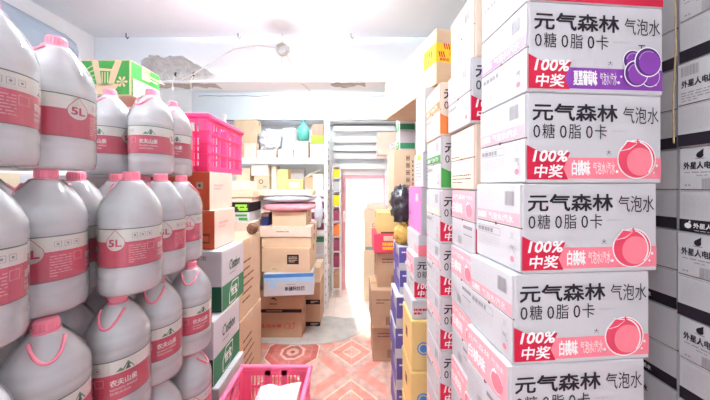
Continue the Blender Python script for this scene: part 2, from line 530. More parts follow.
for x0, x1, s in ((226, 330, 5), (364, 420, 6), (100, 141, 8)):
    rg = random.Random(s); pts = []
    n = 14
    for i in range(n + 1): pts.append((x0 + (x1 - x0) * i / n, 72 + rg.uniform(-.6, .6)))
    b = MB(); b.tube([(U(x, BY0), BY0 - .0005, V(y, BY0)) for x, y in pts], .0018, RAWP, 4); b.build('plaster_crack', beam)
b = MB()
for (x0, x1, y0, y1, s) in ((-1.75, -1.2, BY0 + .02, BY1 - .03, 1), (-.21, .09, BY0 + .01, BY1 - .06, 2)):
    rg = random.Random(s); n = 12
    lo = [(x0 + (x1 - x0) * i / n, y0 + rg.uniform(0, .03)) for i in range(n + 1)]
    hi = [(x0 + (x1 - x0) * i / n, y1 - rg.uniform(0, .07)) for i in range(n, -1, -1)]
    b.prism(lo + hi, BZ - .002, BZ + .001, RAWP, 'z')
b.build('flaked_patch', beam)
o = onebox('trim_2', None, XL, XR, 3.6, YB, 2.36, HC, CEIL, .006); struct(o, 'white ledge beam along the top of the back wall', 'beam')
for k, (cy, cz, x0, x1, lb_) in enumerate(((3.594, 2.372, -1.9, 1.0, 'dark line drawing in the shaded lower edge of the back ledge'), (3.594, 2.70, -2.1, .6, 'thin grey line drawing in the shaded top edge of the back ledge'))):
    b = MB(); rg = random.Random(k); b.tube([(x0 + (x1 - x0) * i / 30, cy, cz + rg.uniform(-.006, .006)) for i in range(31)], .005, DARK if k == 0 else RAWP, 6)  # thin tubes added to draw the ledge's edge shading, washed out by bright light
    tag(b.build('edge_line'), lb_, 'edge line', 'edge lines on the back ledge')
# hanging hooks in the ceiling and beam
for i, (px, py, Y) in enumerate(((126, 36, 2.24), (238, 38, 2.24), (351, 42, 2.24))):
    b = MB(); x = U(px, 2.2); b.tube([(0, 0, 0), (0, 0, -.03), (.012, 0, -.045), (.02, 0, -.03)], .004, DARK, 6)
    h = b.build('ceiling_hook'); h.location = (x, 2.2, HC)
    tag(h, ('small dark ceiling hook above the green carton', 'small dark ceiling hook left of the coiled wire', 'small dark ceiling hook above the long taped carton')[i], 'hook', 'ceiling hooks')
# coiled lamp wire
wr = thing('lamp_wire', 'old lamp wire coiled in a ring hanging from the ceiling', 'wire', (-.6, 2.2, HC))
b = MB(); b.tube([(0, 0, 0), (0, 0, -.03), (.004, 0, -.085)], .003, DARK, 6); b.build('hook', wr)
b = MB()
for k in range(3):
    b.tube([(.045 * math.cos(q) + .003 * k, .012 * k - .012, -.13 + .045 * math.sin(q)) for q in [2 * math.pi * i / 16 for i in range(16)]], .008, WIRE, 6, True)
b.build('coil', wr)
b = MB()
b.tube([(-.045, 0, -.12), (-.2, 0, -.10), (-.4, 0, -.13), (-.55, 0, -.22), (-.72, 0, -.33), (-.86, .02, -.385)], .0035, WIRE, 6)
b.tube([(0, 0, -.17), (-.005, 0, -.25), (0, 0, -.31)], .003, WIRE, 6)
b.build('loose_end', wr)
b = MB()
b.tube([(.03, 0, -.16), (.07, .0, -.25), (.14, .03, -.39), (.22, .3, -.40), (.32, .36, -.395), (.42, .30, -.385)], .0035, WIRE, 6)
b.build('loose_end', wr)
for i, (px, Y) in enumerate(((175, 2.235), (193, 2.235))):
    b = MB(); b.tube([(0, 0, 0), (-.015, -.02, -.06), (-.01, -.02, -.14)], .003, WIRE, 6); b.tube([(0, 0, .012), (0, -.012, 0), (0, 0, -.015)], .008, DARK, 6)
    h = b.build('wall_clip'); h.location = (U(px, Y), Y + .012, 2.43)
    tag(h, ('dark cable clip with a short wire on the beam, the left one', 'dark cable clip with a short wire on the beam, the right one')[i], 'clip', 'cable clips')
# tube lamps added out of view to light the room
for lname, lpos, lrot, lpow in (('unseen tube lamp added on the ceiling across the aisle before the beam', (-.5, 1.53, HC), R(180), 240), ('unseen tube lamp added on the ceiling behind the beam', (-.45, 2.72, HC), 0, 78), ('unseen tube lamp added on the ceiling by the front opening', (-1.0, -.45, HC), R(-90), 98)):
  fl = thing('added_tube_lamp', lname, 'lamp', lpos, lrot, 'added ceiling tube lamps')
  b = MB(); b.box(-.46, .46, -.03, .03, -.04, 0, METAL_W, .004); b.build('fitting', fl)
  b = MB(); b.prism([(-.075, -.062), (-.08, -.108), (-.083, -.108), (-.078, -.062)], -.46, .46, METAL_W, 'x'); [b.box(x, x + .012, -.08, 0, -.07, -.035, METAL_W) for x in (-.455, .443)]; b.build('light_shield', fl)  # side wing added to block low-angle lamp light from nearby surfaces
  LIT = bpy.data.materials.new('lit_tube'); LIT.use_nodes = True
  pe = LIT.node_tree.nodes['Principled BSDF']; pe.inputs['Base Color'].default_value = (1, 1, 1, 1)
  pe.inputs['Emission Color'].default_value = (.91, .97, 1, 1); pe.inputs['Emission Strength'].default_value = lpow
  b = MB(); b.tube([(-.43, 0, -.075), (.43, 0, -.075)], .014, LIT, 8); b.build('tube', fl)

# ------------------------------------------------------------------ floor
o = onebox('floor', None, XL - .15, XR + .15, YF, YB + .2, -.06, -.004, GROUT); floor = struct(o, 'tiled storeroom floor with pink patterned tiles', 'floor')
P = .53
tm = MB(); tm.box(-P / 2 + .0015, P / 2 - .0015, -P / 2 + .0015, P / 2 - .0015, -.004, 0, TILE, .001); tme = tm.mesh('floor_tile')
for i in range(-4, 3):
    for j in range(-6, 2):
        cx = -.03 + P * i + P / 2; cy = 1.87 + P * j + P / 2
        if cy + P / 2 > 2.94: continue
        link('floor_tile', tme, floor, (cx, cy, 0))
pts = [(XL, 2.58), (-1.2, 2.56), (-.9, 2.53), (-.55, 2.50), (-.3, 2.52), (-.14, 2.56), (.0, 2.66), (.12, 2.82), (.2, 2.94), (XR, 2.98), (XR, 3.04), (.1, 3.03), (-.1, 3.0), (-.3, 3.05), (-.5, 3.0), (XL, 3.04)]
b = MB(); b.prism(pts, -.003, .004, CONC, 'z'); b.build('concrete_patch', floor)
Q = .29
tm = MB(); tm.box(-Q / 2 + .002, Q / 2 - .002, -Q / 2 + .002, Q / 2 - .002, -.004, 0, PALE, .001); tme2 = tm.mesh('pale_floor_tile')
for i in range(13):
    for j in range(3):
        cx = XL + .06 + Q * i; cy = 3.12 + Q * j
        if cx < XR: link('pale_floor_tile', tme2, floor, (cx, cy, 0))
o = onebox('ground', None, -4, 4, YB + .2, 12, -.1, -.02, PALE); struct(o, 'pale concrete ground outside the doorway', 'ground')

# ------------------------------------------------------------------ doorway
dr = thing('door_1', 'bright open doorway in a pale pink painted frame', 'doorway', (DX0, YB, 0)); dr['kind'] = 'structure'
dw = DX1 - DX0
onebox('door_jamb', dr, -.06, .035, -.03, .2, 0, DZ, FRAME, .004)
onebox('door_jamb', dr, dw - .035, dw + .06, -.03, .2, 0, DZ, FRAME, .004)
onebox('door_head', dr, .035, dw - .035, -.025, .2, DZ - .05, DZ, FRAME, .004)
onebox('door_lintel', dr, -.12, dw + .12, -.035, 0, DZ, DZ + .1, WALL, .004)
onebox('threshold', dr, 0, dw, -.01, .2, -.004, .012, PALE, .002)
onebox('door_sticker', dr, .0, .03, -.032, -.03, .97, 1.13, WINK)
# white boards over the door
ov = thing('wall_shelf', 'white wall shelf of narrow boards above the doorway', 'shelf', (-.30, 3.6, 0))
for z in (1.80, 1.94, 2.05, 2.17, 2.33):
    onebox('board', ov, 0, .86, .13, .25, z - .075, z, METAL_W, .003)
for x in (.0, .835):
    onebox('bracket', ov, x, x + .025, .22, .25, 1.755, 2.36, METAL_W)

# ================================================================== LEFT: AIR CONDITIONER
ac = thing('air_conditioner', 'long white air conditioner with rounded end, high on the left wall', 'air conditioner', (XL, .95, 2.31), 0, rx=R(-2.0))
prof = [(0, 0), (.10, -.015), (.17, .0), (.215, .04), (.235, .10), (.235, .17), (.215, .235), (.17, .275), (.09, .29), (0, .29)]
b = MB(); L = .97
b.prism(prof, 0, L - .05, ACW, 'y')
n = len(prof)
vs = []
for (k, yy) in ((1, L - .05), (.97, L - .02), (.9, L - .005), (.8, L)):
    vs += [(x * k, yy, .14 + (z - .14) * k) for x, z in prof]
fs = []
for i in range(3):
    for j in range(n):
        fs.append((i * n + j, i * n + (j + 1) % n, (i + 1) * n + (j + 1) % n, (i + 1) * n + j))
fs.append(tuple(3 * n + j for j in range(n)))
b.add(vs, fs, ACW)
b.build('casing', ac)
onebox('air_outlet', ac, .11, .205, .06, L - .1, -.012, .022, DARK, .004)
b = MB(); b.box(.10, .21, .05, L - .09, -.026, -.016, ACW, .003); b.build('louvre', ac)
for k in range(14):
    onebox('vane', ac, .125, .2, .1 + k * .055, .108 + k * .055, -.016, .0, METAL_G)

# ================================================================== LEFT: WATER BOTTLES
BH, BR = .345, .0765
bb = MB(); bb.smooth = True
prof = [(.058, .006), (.066, .0), (.0735, .006), (.0762, .02), (.0762, .044), (.0735, .050), (.0762, .056), (.0762, .076), (.0742, .079), (.0742, .188), (.0765, .192), (.0768, .204), (.0750, .210), (.0768, .216), (.0762, .222), (.0738, .234), (.0722, .236), (.0690, .248), (.0640, .259), (.0622, .261), (.0560, .274), (.0460, .290), (.0350, .305), (.0240, .317), (.0190, .321), (.0190, .326)]
bb.lathe(prof, PET, 40)
bottle_me = bb.mesh('bottle_body')
cb = MB(); cb.smooth = False
cb.lathe([(.0195, .322), (.0205, .323), (.0205, .340), (.0185, .3445), (.011, .345)], CAPM, 20)
cb.lathe([(.0235, .316), (.0242, .318), (.0235, .321)], CAPM, 20)
for k in range(20):
    q = 2 * math.pi * k / 20
    cb.box(0.0203 * math.cos(q) - .0008, 0.0203 * math.cos(q) + .0008, 0.0203 * math.sin(q) - .0008, 0.0203 * math.sin(q) + .0008, .324, .339, CAPM)
cap_me = cb.mesh('cap')
hb = MB(); hb.smooth = True
hp = []
for i in range(13):
    t = -1 + 2 * i / 12
    a = t * R(62)
    y = .026 + .036 * (1 - t * t) ** .8
    x = .027 * t * (1.0 + .25 * (1 - t * t))
    r = math.hypot(x, y)
    # follow the shoulder
    zz = .318
    for (r0, z0), (r1, z1) in zip(prof, prof[1:]):
        if z0 >= .23 and r1 <= r <= r0:
            zz = z1 + (z0 - z1) * (r - r1) / max(r0 - r1, 1e-6)
    hp.append((x, -y, min(zz + .006, .318)))
hb.tube(hp, .0034, CAPM, 8)
handle_me = hb.mesh('handle')
# wrap-round label, angle 0 faces the aisle (+x)
LRAD = .0748
def wrap(a, z, o): 
    q = a / LRAD
    return ((LRAD + o) * math.cos(q), (LRAD + o) * math.sin(q), z)
lb = MB()
def band(z0, z1, m, o):
    n = 40
    vs = [wrap(2 * math.pi * LRAD * k / n, z, o) for z in (z0, z1) for k in range(n)]
    lb.add(vs, [(k, (k + 1) % n, n + (k + 1) % n, n + k) for k in range(n)], m)
band(.082, .150, LAB_R, .0); band(.150, .184, LAB_W, .0); band(.184, .1865, LAB_G, .0001); band(.0805, .082, INK, .0001); band(.1852, .1865, INK, .0003)
pr = Pr()
for q0 in (0, math.pi):
    a0 = q0 * LRAD
    pr.text('农夫山泉', a0 - .024, a0 + .036, .118, .136, WINK, 1, .02)
    pr.text('NONGFU SPRING', a0 - .024, a0 + .036, .107, .113, WINK, 1)
    pr.text('饮用天然水', a0 - .024, a0 + .022, .096, .103, WINK, 1)
    # green hill emblem
    pr.poly([(a0 + .0, .154), (a0 + .014, .176), (a0 + .03, .154)], LAB_G, 1); pr.poly([(a0 + .008, .154), (a0 + .0145, .170), (a0 + .02, .154)], GREEN_D, 2)
    pr.poly([(a0 - .012, .154), (a0 - .002, .164), (a0 + .006, .154)], LAB_G, 1)
    # drop badge
    c = a0 + .105
    dp = [(c + .022 * math.cos(t), .148 + .022 * math.sin(t)) for t in [R(135 + 270 * i / 16) for i in range(17)]] + [(c, .1835)]
    for (k0, k1) in ((0, .34), (.34, .67), (.67, 1)):
        for i in range(len(dp)):
            P0, P1 = dp[i], dp[(i + 1) % len(dp)]
            cc = (c, .148)
            f_ = lambda P_, k: (cc[0] + (P_[0] - cc[0]) * k, cc[1] + (P_[1] - cc[1]) * k)
            pr.poly([f_(P0, k0), f_(P1, k0), f_(P1, k1), f_(P0, k1)] if k0 else [cc, f_(P1, k1), f_(P0, k1)], LAB_W, 1)
    for i in range(len(dp)):
        (x0, y0), (x1, y1) = dp[i], dp[(i + 1) % len(dp)]
        dx, dy = x1 - x0, y1 - y0; ll = math.hypot(dx, dy) or 1
        nx, ny = -dy / ll * .0007, dx / ll * .0007
        pr.poly([(x0 - nx, y0 - ny), (x1 - nx, y1 - ny), (x1 + nx, y1 + ny), (x0 + nx, y0 + ny)], LAB_R, 3)
    pr.text('5L', c - .015, c + .015, .138, .158, LAB_R, 4, .04)
    for k in range(3):
        pr.frame(a0 + .142 + k * .018, a0 + .155 + k * .018, .160, .173, .0008, INK_G, 1)
        pr.circ(a0 + .1485 + k * .018, .1665, .0028, INK_G, 1, 8)
    pr.micro(a0 + .135, a0 + .175, .09, .142, 8, PINK_L, 1, 5, .35)
    pr.frame(a0 + .178, a0 + .198, .122, .142, .0012, PINK_L, 1)
for pts, fs, m, l in pr.items:
    lb.add([wrap(a, z, .0003 + .0003 * l) for a, z in pts], fs, m)
label_me = lb.mesh('label')
fm = MB(); fm.smooth = True
fprof = [(.064, .001), (.0755, .004), (.0785, .02), (.0788, .05), (.079, .085), (.079, .12), (.079, .155), (.079, .19), (.079, .212), (.0772, .234), (.0725, .25), (.0645, .268), (.054, .285), (.044, .30), (.035, .312), (.029, .32)]
NF = 72; vs = []; fs = []
for i, (r, z) in enumerate(fprof):
    for k in range(NF):
        q = 2 * math.pi * k / NF
        wv = .0022 * noise.noise(Vector((math.cos(q) * 5, math.sin(q) * 5, z * 9))) + .0014 * abs(noise.noise(Vector((math.cos(q) * 13, math.sin(q) * 13, z * 16 + 4))))
        rr_ = max(r + wv, r - .0006) if .01 < z < .31 else r
        vs.append((rr_ * math.cos(q), rr_ * math.sin(q), z))
for i in range(len(fprof) - 1):
    for k in range(NF): fs.append((i * NF + k, i * NF + (k + 1) % NF, (i + 1) * NF + (k + 1) % NF, (i + 1) * NF + k))
fm.add(vs, fs, FILM)
film_me = fm.mesh('shrink_film')
def bottle(x, y, z, rz, label, group):
    t = thing('water_bottle', label, 'bottle', (x, y, z), rz, group)
    bo = link('bottle_body', bottle_me, t); bo.scale = (.973, .973, 1); link('cap', cap_me, t); link('handle', handle_me, t, rot=(0, 0, R(60))); lo = link('label', label_me, t); lo.scale = (.973, .973, 1); fo = link('shrink_film', film_me, t, rot=(0, 0, x * 40 + y * 17)); fo.scale = (.955, .955, 1)
    return t
ORD = ('nearest', 'second nearest', 'third nearest', 'fourth', 'farthest')
LAY = ('bottom', 'second', 'third', 'fourth')
Z0 = .16
rg = random.Random(11)
LOW = ((-.70, .455), (-.705, .61), (-.677, .763), (-.682, .918), (-.662, 1.075))
GRID = {3: ((-.728, .50), (-.763, .66), (-.662, .79), (-.687, .945), (-.715, 1.10))}
# the side of the label that looks out to the aisle, by layer and place
FACE = {(3, 0): -2.3, (3, 1): -2.45, (3, 2): -2.75, (3, 3): -2.2, (3, 4): 1.1, (2, 0): .4, (2, 1): -.15, (2, 2): -.75, (2, 3): -.6, (2, 4): -.6}
for l in range(4):
    for c, (bx, by) in enumerate(GRID.get(l, LOW)):
        for r in range(2):
            rz = FACE.get((l, c), rg.uniform(-3, 3)) if r == 0 else rg.uniform(-3, 3)
            ix, iy = {(3, 2, 1): (-.173, .01), (3, 3, 1): (-.163, .011), (3, 4, 1): (-.165, .014)}.get((l, c, r), (-.157 * r, 0))
            bottle(bx + ix, by + iy, Z0 + l * BH, rz,
                   ('clear water bottle with red label, aisle row, %s layer up, %s to camera' if r == 0 else
                    'clear water bottle in the inner row, %s layer up, %s to camera') % (LAY[l], ORD[c]), 'five-litre water bottles')
ZT = Z0 + 4 * BH
for nm, x, y, rz in (('large water bottle cut off by the left frame edge, on the top layer', -.752, .54, -2.4), ('water bottle with pink cap under the air conditioner, on the top layer', -.782, .70, -1.6),
                 ('water bottle hidden behind the two nearest top bottles, by the frame edge', -.91, .54, 0), ('water bottle hidden behind the two nearest top bottles, farther along', -.94, .70, 0),
                 ('left of the two water bottles standing in front of the green carton', -.99, 1.08, -1.45), ('right of the two water bottles standing in front of the green carton', -.822, 1.08, -1.15),
                 ('water bottle on the top layer beside the tall pink crate', -.842, 1.24, -1.0), ('water bottle under the right part of the green carton', -1.0, 1.24, 0),
                 ('water bottle under the left part of the green carton', -1.16, 1.24, 1)):
    bottle(x, y, ZT, rz, nm if nm.startswith('large') else 'clear ' + nm, 'five-litre water bottles')
# pallet and the white cartons behind the bottles
def pallet(name_label, x0, x1, y0, y1, h, n=6):
    t = thing('wooden_pallet', name_label, 'pallet', (x0, y0, 0), group='wooden pallets')
    W_, D_ = x1 - x0, y1 - y0
    for k in range(3):
        yy = (D_ - .08) * k / 2
        onebox('runner', t, 0, W_, yy, yy + .08, 0, h - .02, WOOD, .002)
    pw = D_ / n
    for k in range(n):
        onebox('plank', t, 0, W_, k * pw + .006, (k + 1) * pw - .006, h - .02, h, WOOD, .002)
pallet('wooden pallet under the water bottles on the left', -.93, -.585, .37, 1.16, Z0)
for k, (z, h) in enumerate(((0, .54), (.54, .5), (1.04, .495))):
    carton('plain_carton', 'plain white carton behind the bottles, %s of the pile' % ('lowest', 'middle', 'topmost')[k], 'carton', (-1.44, .34, z), (.43, .88, h), 0, WHITEC, TAPE_C, group='white cartons behind the bottles')
# green fruit carton on the bottles
gw, gd, gh = .29, .17, .155
pr = Pr()
pr.rect(.004, gw - .004, .004, gh - .004, GREEN_B, 0)
pr.arc(.02, .03, .115, .035, -15, 95, KRAFT, 1, 16)
pr.poly([(.13, .02), (.22, .02), (.245, .05), (.19, .055), (.14, .05), (.12, .035)], KRAFT, 1)
pr.poly([(.12, .151), (.15, .151), (.155, .12), (.21, .115), (.225, .151), (.255, .151), (.215, .04), (.145, .045)], KRAFT, 1)
pr.poly([(.158, .108), (.205, .105), (.195, .05), (.165, .052)], GREEN_B, 2)
for k in range(3): pr.rect(.166 + k * .012, .171 + k * .012, .055, .102, KRAFT, 3)
for a in (0, 60, 120, 180, 240, 300):
    c, s = math.cos(R(a)), math.sin(R(a)); cx, cy = .255, .06
    pr.poly([(cx, cy), (cx + .02 * c - .006 * s, cy + .02 * s + .006 * c), (cx + .026 * c, cy + .026 * s), (cx + .02 * c + .006 * s, cy + .02 * s - .006 * c)], KRAFT, 2)
for k in range(4): pr.poly([(.07 + k * .016, .1 - k * .01), (.076 + k * .016, .1 - k * .01), (.13 + k * .006, .13 - k * .02), (.124 + k * .006, .132 - k * .02)], KRAFT, 2)
pr.micro(.03, .075, .11, .122, 1, GREEN, 3, 7)
pr.rect(.09, .2, .006, .02, KRAFT, 2); pr.micro(.1, .19, .008, .018, 1, INK_B, 3, 4)
pr.micro(.215, .255, .012, .026, 2, INK_B, 3, 5)
sp_ = Pr(); sp_.rect(.004, gd - .004, gh * .52, gh - .004, GREEN_B, 0); sp_.rect(.004, .016, .004, gh * .5, GREEN_B, 0)
sp_.micro(.08, .2, .1, .13, 2, KRAFT_L, 1, 2); sp_.rect(.004, gd - .004, .004, gh * .5, CREAM, 0)
carton('fruit_carton', 'brown carton printed with bold green leaves, lying on the water bottles', 'carton', (-1.262, 1.16, ZT + BH + .002), (gw, gd, gh), R(-1), KRAFT, TAPE_C, 'top', None, pr, None, 'fruit', sp_)

# ================================================================== LEFT: WATER CARTONS, ORANGE CARTONS, CRATE
cw, cd, ch = .38, .26, .305
def cest_front(W):
    p = Pr()
    p.rect(.002, W - .002, .002, ch * .42, GREEN, 0)
    p.text("C'estbon", W * .3, W * .78, ch * .62, ch * .80, GREEN_D, 1, .01, .25)
    p.micro(W * .3, W * .8, ch * .53, ch * .57, 1, INK_G, 1, 3)
    cx, cy = W * .5, ch * .21
    p.poly([(cx - .055, cy), (cx - .02, cy + .055), (cx + .055, cy + .055), (cx + .055, cy), (cx + .02, cy - .055), (cx - .055, cy - .055)], WINK, 1)
    p.poly([(cx - .050, cy), (cx - .018, cy + .050), (cx + .050, cy + .050), (cx + .050, cy), (cx + .018, cy - .050), (cx - .050, cy - .050)], GREEN, 2)
    p.text('怡宝', cx - .036, cx + .036, cy - .022, cy + .03, WINK, 3, .02)
    return p
def cest_end(W):
    p = Pr()
    p.rect(.002, W - .002, .002, ch * .42, GREEN_D, 0)
    p.text('怡宝', W * .62, W * .8, ch * .86, ch * .93, INK_B, 1)
    return p
cf = cest_front(cd).mesh('side_print', map_right(cw)); ce = cest_end(cw).mesh('front_print', map_front)
carton('water_carton', 'white and green bottled water carton, upper one of the aisle pair', 'carton', (-.665 - cw, 1.335, .861), (cw, cd, ch), 0, WHITEC, None, 'top', 'green and white water cartons', ce, None, 'cest', cf)
carton('water_carton', 'white and green bottled water carton, lower one of the aisle pair', 'carton', (-.66 - cw, 1.245, .555), (cw, cd + .02, ch), R(0), WHITEC, None, 'top', 'green and white water cartons', ce, None, 'cest', cest_front(cd + .02).mesh('side_print', map_right(cw)))
pr = Pr(); pr.micro(.16, .24, .2, .25, 1, INK_L, 1, 2); pr.micro(.15, .25, .14, .18, 2, INK_L, 1, 6)
carton('white_carton', 'white carton at the foot of the green water cartons', 'carton', (-.633 - .4, 1.24, .2775), (.4, .28, .2765), 0, WHITEC, None, 'top', None, None, None, 'whitec', pr)
carton('white_carton', 'lowest white carton on the floor under the green water cartons', 'carton', (-.633 - .4, 1.24, 0), (.4, .28, .2765), 0, WHITEC, None, 'top', None, None, None, 'whitec')
pr2 = Pr().micro(.04, .14, .1, .14, 2, PINK_L, 1, 3)
for oz, ox, olen, olab in ((1.37, -.745, .25, 'orange-red carton just under the tall pink crate'), (1.169, -.72, .23, 'orange-red carton standing on the white and green water carton')):
    pr = Pr().rect(.001, .399, .001, .196, ORNG_C, 0)
    if oz > 1.3: pr.rect(.33, .365, .11, .145, KRAFT_L, 1); pr.frame(.333, .362, .113, .142, .002, INK_B, 2); pr.circ(.3475, .1275, .008, INK_B, 2, 10)
    else: pr.rect(.335, .375, .03, .08, INK_B, 1); pr.rect(.34, .37, .04, .07, ORNG_C, 2)
    carton('orange_carton', olab, 'carton', (ox - .4, 1.37, oz), (.4, olen, .2), 0, KRAFT_P, None, 'top', 'orange cartons', pr, None, 'orange', pr2)

def crate(name, label, cat, loc, size, rz, pm, ncol=(4, 3), group=None, nrow=3, fine=.03):
    W_, D_, H_ = size
    t = thing(name, label, cat, loc, rz, group)
    th = .006
    b = MB()
    for (x0, x1, y0, y1) in ((-.012, W_ + .012, -.012, .008), (-.012, W_ + .012, D_ - .008, D_ + .012), (-.012, .008, .008, D_ - .008), (W_ - .008, W_ + .012, .008, D_ - .008)):
        b.box(x0, x1, y0, y1, H_ - .022, H_, pm, .004)
    b.build('rim', t)
    b = MB()
    nb = int(W_ / .045)
    for k in range(nb + 1):
        x = (W_ - .02) * k / nb; b.box(x, x + .02, 0, D_, 0, .008, pm)
    nb = int(D_ / .045)
    for k in range(nb + 1):
        y = (D_ - .02) * k / nb; b.box(0, W_, y, y + .02, .001, .007, pm)
    b.build('base', t)
    for x in (0, W_):
        for y in (0, D_):
            sx = 1 if x == 0 else -1; sy = 1 if y == 0 else -1
            b = MB()
            b.box(min(x, x + sx * .045), max(x, x + sx * .045), min(y, y + sy * th), max(y, y + sy * th), .002, H_ - .022, pm, .002)
            b.box(min(x, x + sx * th), max(x, x + sx * th), min(y + sy * th, y + sy * .045), max(y + sy * th, y + sy * .045), .002, H_ - .022, pm, .002)
            for zz in [H_ * (i + .5) / 5 for i in range(5)]:
                b.box(min(x - sx * .006, x), max(x - sx * .006, x), min(y, y + sy * .04), max(y, y + sy * .04), zz, zz + .006, pm)
                b.box(min(x, x + sx * .04), max(x, x + sx * .04), min(y - sy * .006, y), max(y - sy * .006, y), zz, zz + .006, pm)
            b.build('corner_post', t)
    def side(length, nc):
        g = []
        a0, a1 = .045, length - .045
        # thick posts
        for k in range(1, nc):
            c = a0 + (a1 - a0) * k / nc; g.append((c - .014, c + .014, .008, H_ - .022, 0))
        # rails
        for k in range(1, nrow):
            z = H_ * k / nrow; g.append((a0, a1, z - .007, z + .007, 0))
        g.append((a0, a1, .008, .03, 0)); g.append((a0, a1, H_ - .045, H_ - .022, 0))
        x = a0 + fine * .3
        while x < a1 - fine * .3:
            g.append((x, x + fine * .38, .03, H_ - .045, .0015)); x += fine
        return g
    for (lx, nm) in ((W_, 'x'), (D_, 'y')):
        for e in (0, 1):
            b = MB()
            for (a0, a1, z0, z1, ins) in side(lx, ncol[0] if nm == 'y' else ncol[1]):
                lo = ins + .0005; hi = th - ins
                if nm == 'x':
                    y0, y1 = (lo, hi) if e == 0 else (D_ - hi, D_ - lo)
                    b.box(a0, a1, y0, y1, z0, z1, pm)
                else:
                    x0, x1 = (lo, hi) if e == 0 else (W_ - hi, W_ - lo)
                    b.box(x0, x1, a0, a1, z0, z1, pm)
            # outer ribs
            for k in range(1, nrow):
                z = H_ * k / nrow
                if nm == 'x':
                    y = -.007 if e == 0 else D_; b.box(.045, W_ - .045, y, y + .007, z - .003, z + .003, pm)
                else:
                    x = -.007 if e == 0 else W_; b.box(x, x + .007, .045, D_ - .045, z - .003, z + .003, pm)
            b.build('side_grille', t)
    return t
crate('plastic_crate', 'tall bright pink plastic crate on top of the orange cartons', 'crate', (-.752 - .36, 1.345, 1.5702), (.36, .47, .295), R(3), CRATE, (4, 3), 'pink crates', 3, .03)
crate('plastic_crate', 'pink plastic basket holding a white bag, on the aisle floor', 'crate', (-.56, .93, .3005), (.335, .40, .30), R(0), CRATE_L, (4, 3), 'pink crates', 3, .018)
crate('plastic_crate', 'lower pink basket under the basket with the white bag', 'crate', (-.56, .93, 0), (.335, .40, .30), R(0), CRATE_L, (4, 3), 'pink crates', 3, .018)
# white bag in the basket
def blob(name, c, rad, m, seed, amp=.12, freq=5.0, seg=28, ring=18, flat=None):
    b = MB(); b.smooth = True; vs = []; fs = []
    for i in range(ring + 1):
        th_ = math.pi * i / ring
        for k in range(seg):
            ph = 2 * math.pi * k / seg
            d = Vector((math.sin(th_) * math.cos(ph), math.sin(th_) * math.sin(ph), math.cos(th_)))
            s = 1 + amp * noise.noise(d * freq + Vector((seed * 3.1, seed, 0))) + amp * .6 * noise.noise(d * freq * 2.7 + Vector((seed, 0, 5)))
            e = [math.copysign(abs(x) ** .72, x) for x in d] if flat else list(d)
            z = e[2] * rad[2] * s
            if not flat or True: z = max(z, -rad[2] * .93)
            vs.append((c[0] + e[0] * rad[0] * s, c[1] + e[1] * rad[1] * s, c[2] + z))
    for i in range(ring):
        for k in range(seg):
            fs.append((i * seg + k, i * seg + (k + 1) % seg, (i + 1) * seg + (k + 1) % seg, (i + 1) * seg + k))
    b.add(vs, fs, m)
    return b.build(name)
wb = thing('paper_bag', 'white folded bag with a blue stripe lying in the pink basket', 'bag', (-.365, 1.12, .43), R(-8))
b = MB(); b.smooth = True
vs = []; fs = []
NX, NY = 22, 22
for s_ in (1, -1):
    for i in range(NX + 1):
        for j in range(NY + 1):
            u, v = i / NX, j / NY
            th_ = .022 * (math.sin(math.pi * u) * math.sin(math.pi * v)) ** .5
            wv = .016 * noise.noise(Vector((u * 3.5, v * 3.5, s_ * .1)))
            vs.append((-.10 + .2 * u, -.13 + .26 * v, .035 * u + .12 * v + s_ * th_ + wv))
for s_ in (0, 1):
    o_ = s_ * (NX + 1) * (NY + 1)
    for i in range(NX):
        for j in range(NY):
            a = o_ + i * (NY + 1) + j; fs.append((a, a + 1, a + NY + 2, a + NY + 1))
b.add(vs, fs, WHITEB); b.build('bag_body', wb)
b = MB(); b.tube([(-.02, -.06, .063), (.0, -.01, .092), (.02, .04, .118)], .006, BLUE, 6); b.build('stripe', wb)
b = MB(); b.tube([(-.05, -.05, .06), (-.045, -.01, .08)], .007, INK_G, 6); b.build('print_mark', wb)

# brown tall cartons by the wall side of the aisle
def handw(W_, H_, seed):
    out = [Pr().frame(W_ * .55, W_ * .68, H_ * .78, H_ * .88, .004, INK_L, 1)]
    for k in range(6):
        out.append(Pr().micro(W_ * .12, W_ * (.85 - .1 * (k % 2)), H_ * (.68 - k * .1), H_ * (.73 - k * .1), 1, INK_B, 1, seed + k, .5))
    return out
carton('tall_carton', 'tall kraft carton with brown print, on top of its twin', 'carton', (-.79 - .42, 1.825, .562), (.42, .40, .55), R(0), KRAFT, TAPE_C, 'top', 'tall kraft cartons', None, None, 'tall', handw(.40, .55, 3))
carton('tall_carton', 'tall kraft carton with brown print, standing on the floor', 'carton', (-.783 - .42, 1.82, 0), (.42, .405, .56), R(0), KRAFT, TAPE_C, 'top', 'tall kraft cartons', None, None, 'tall', handw(.405, .56, 8))
fb = blob('fibre_ball', (-.815, 2.12, 1.112 + .042), (.042, .042, .045), BROWNF, 4, .12, 7)
tag(fb, 'small round brown fibre bundle on the tall kraft carton', 'bundle')

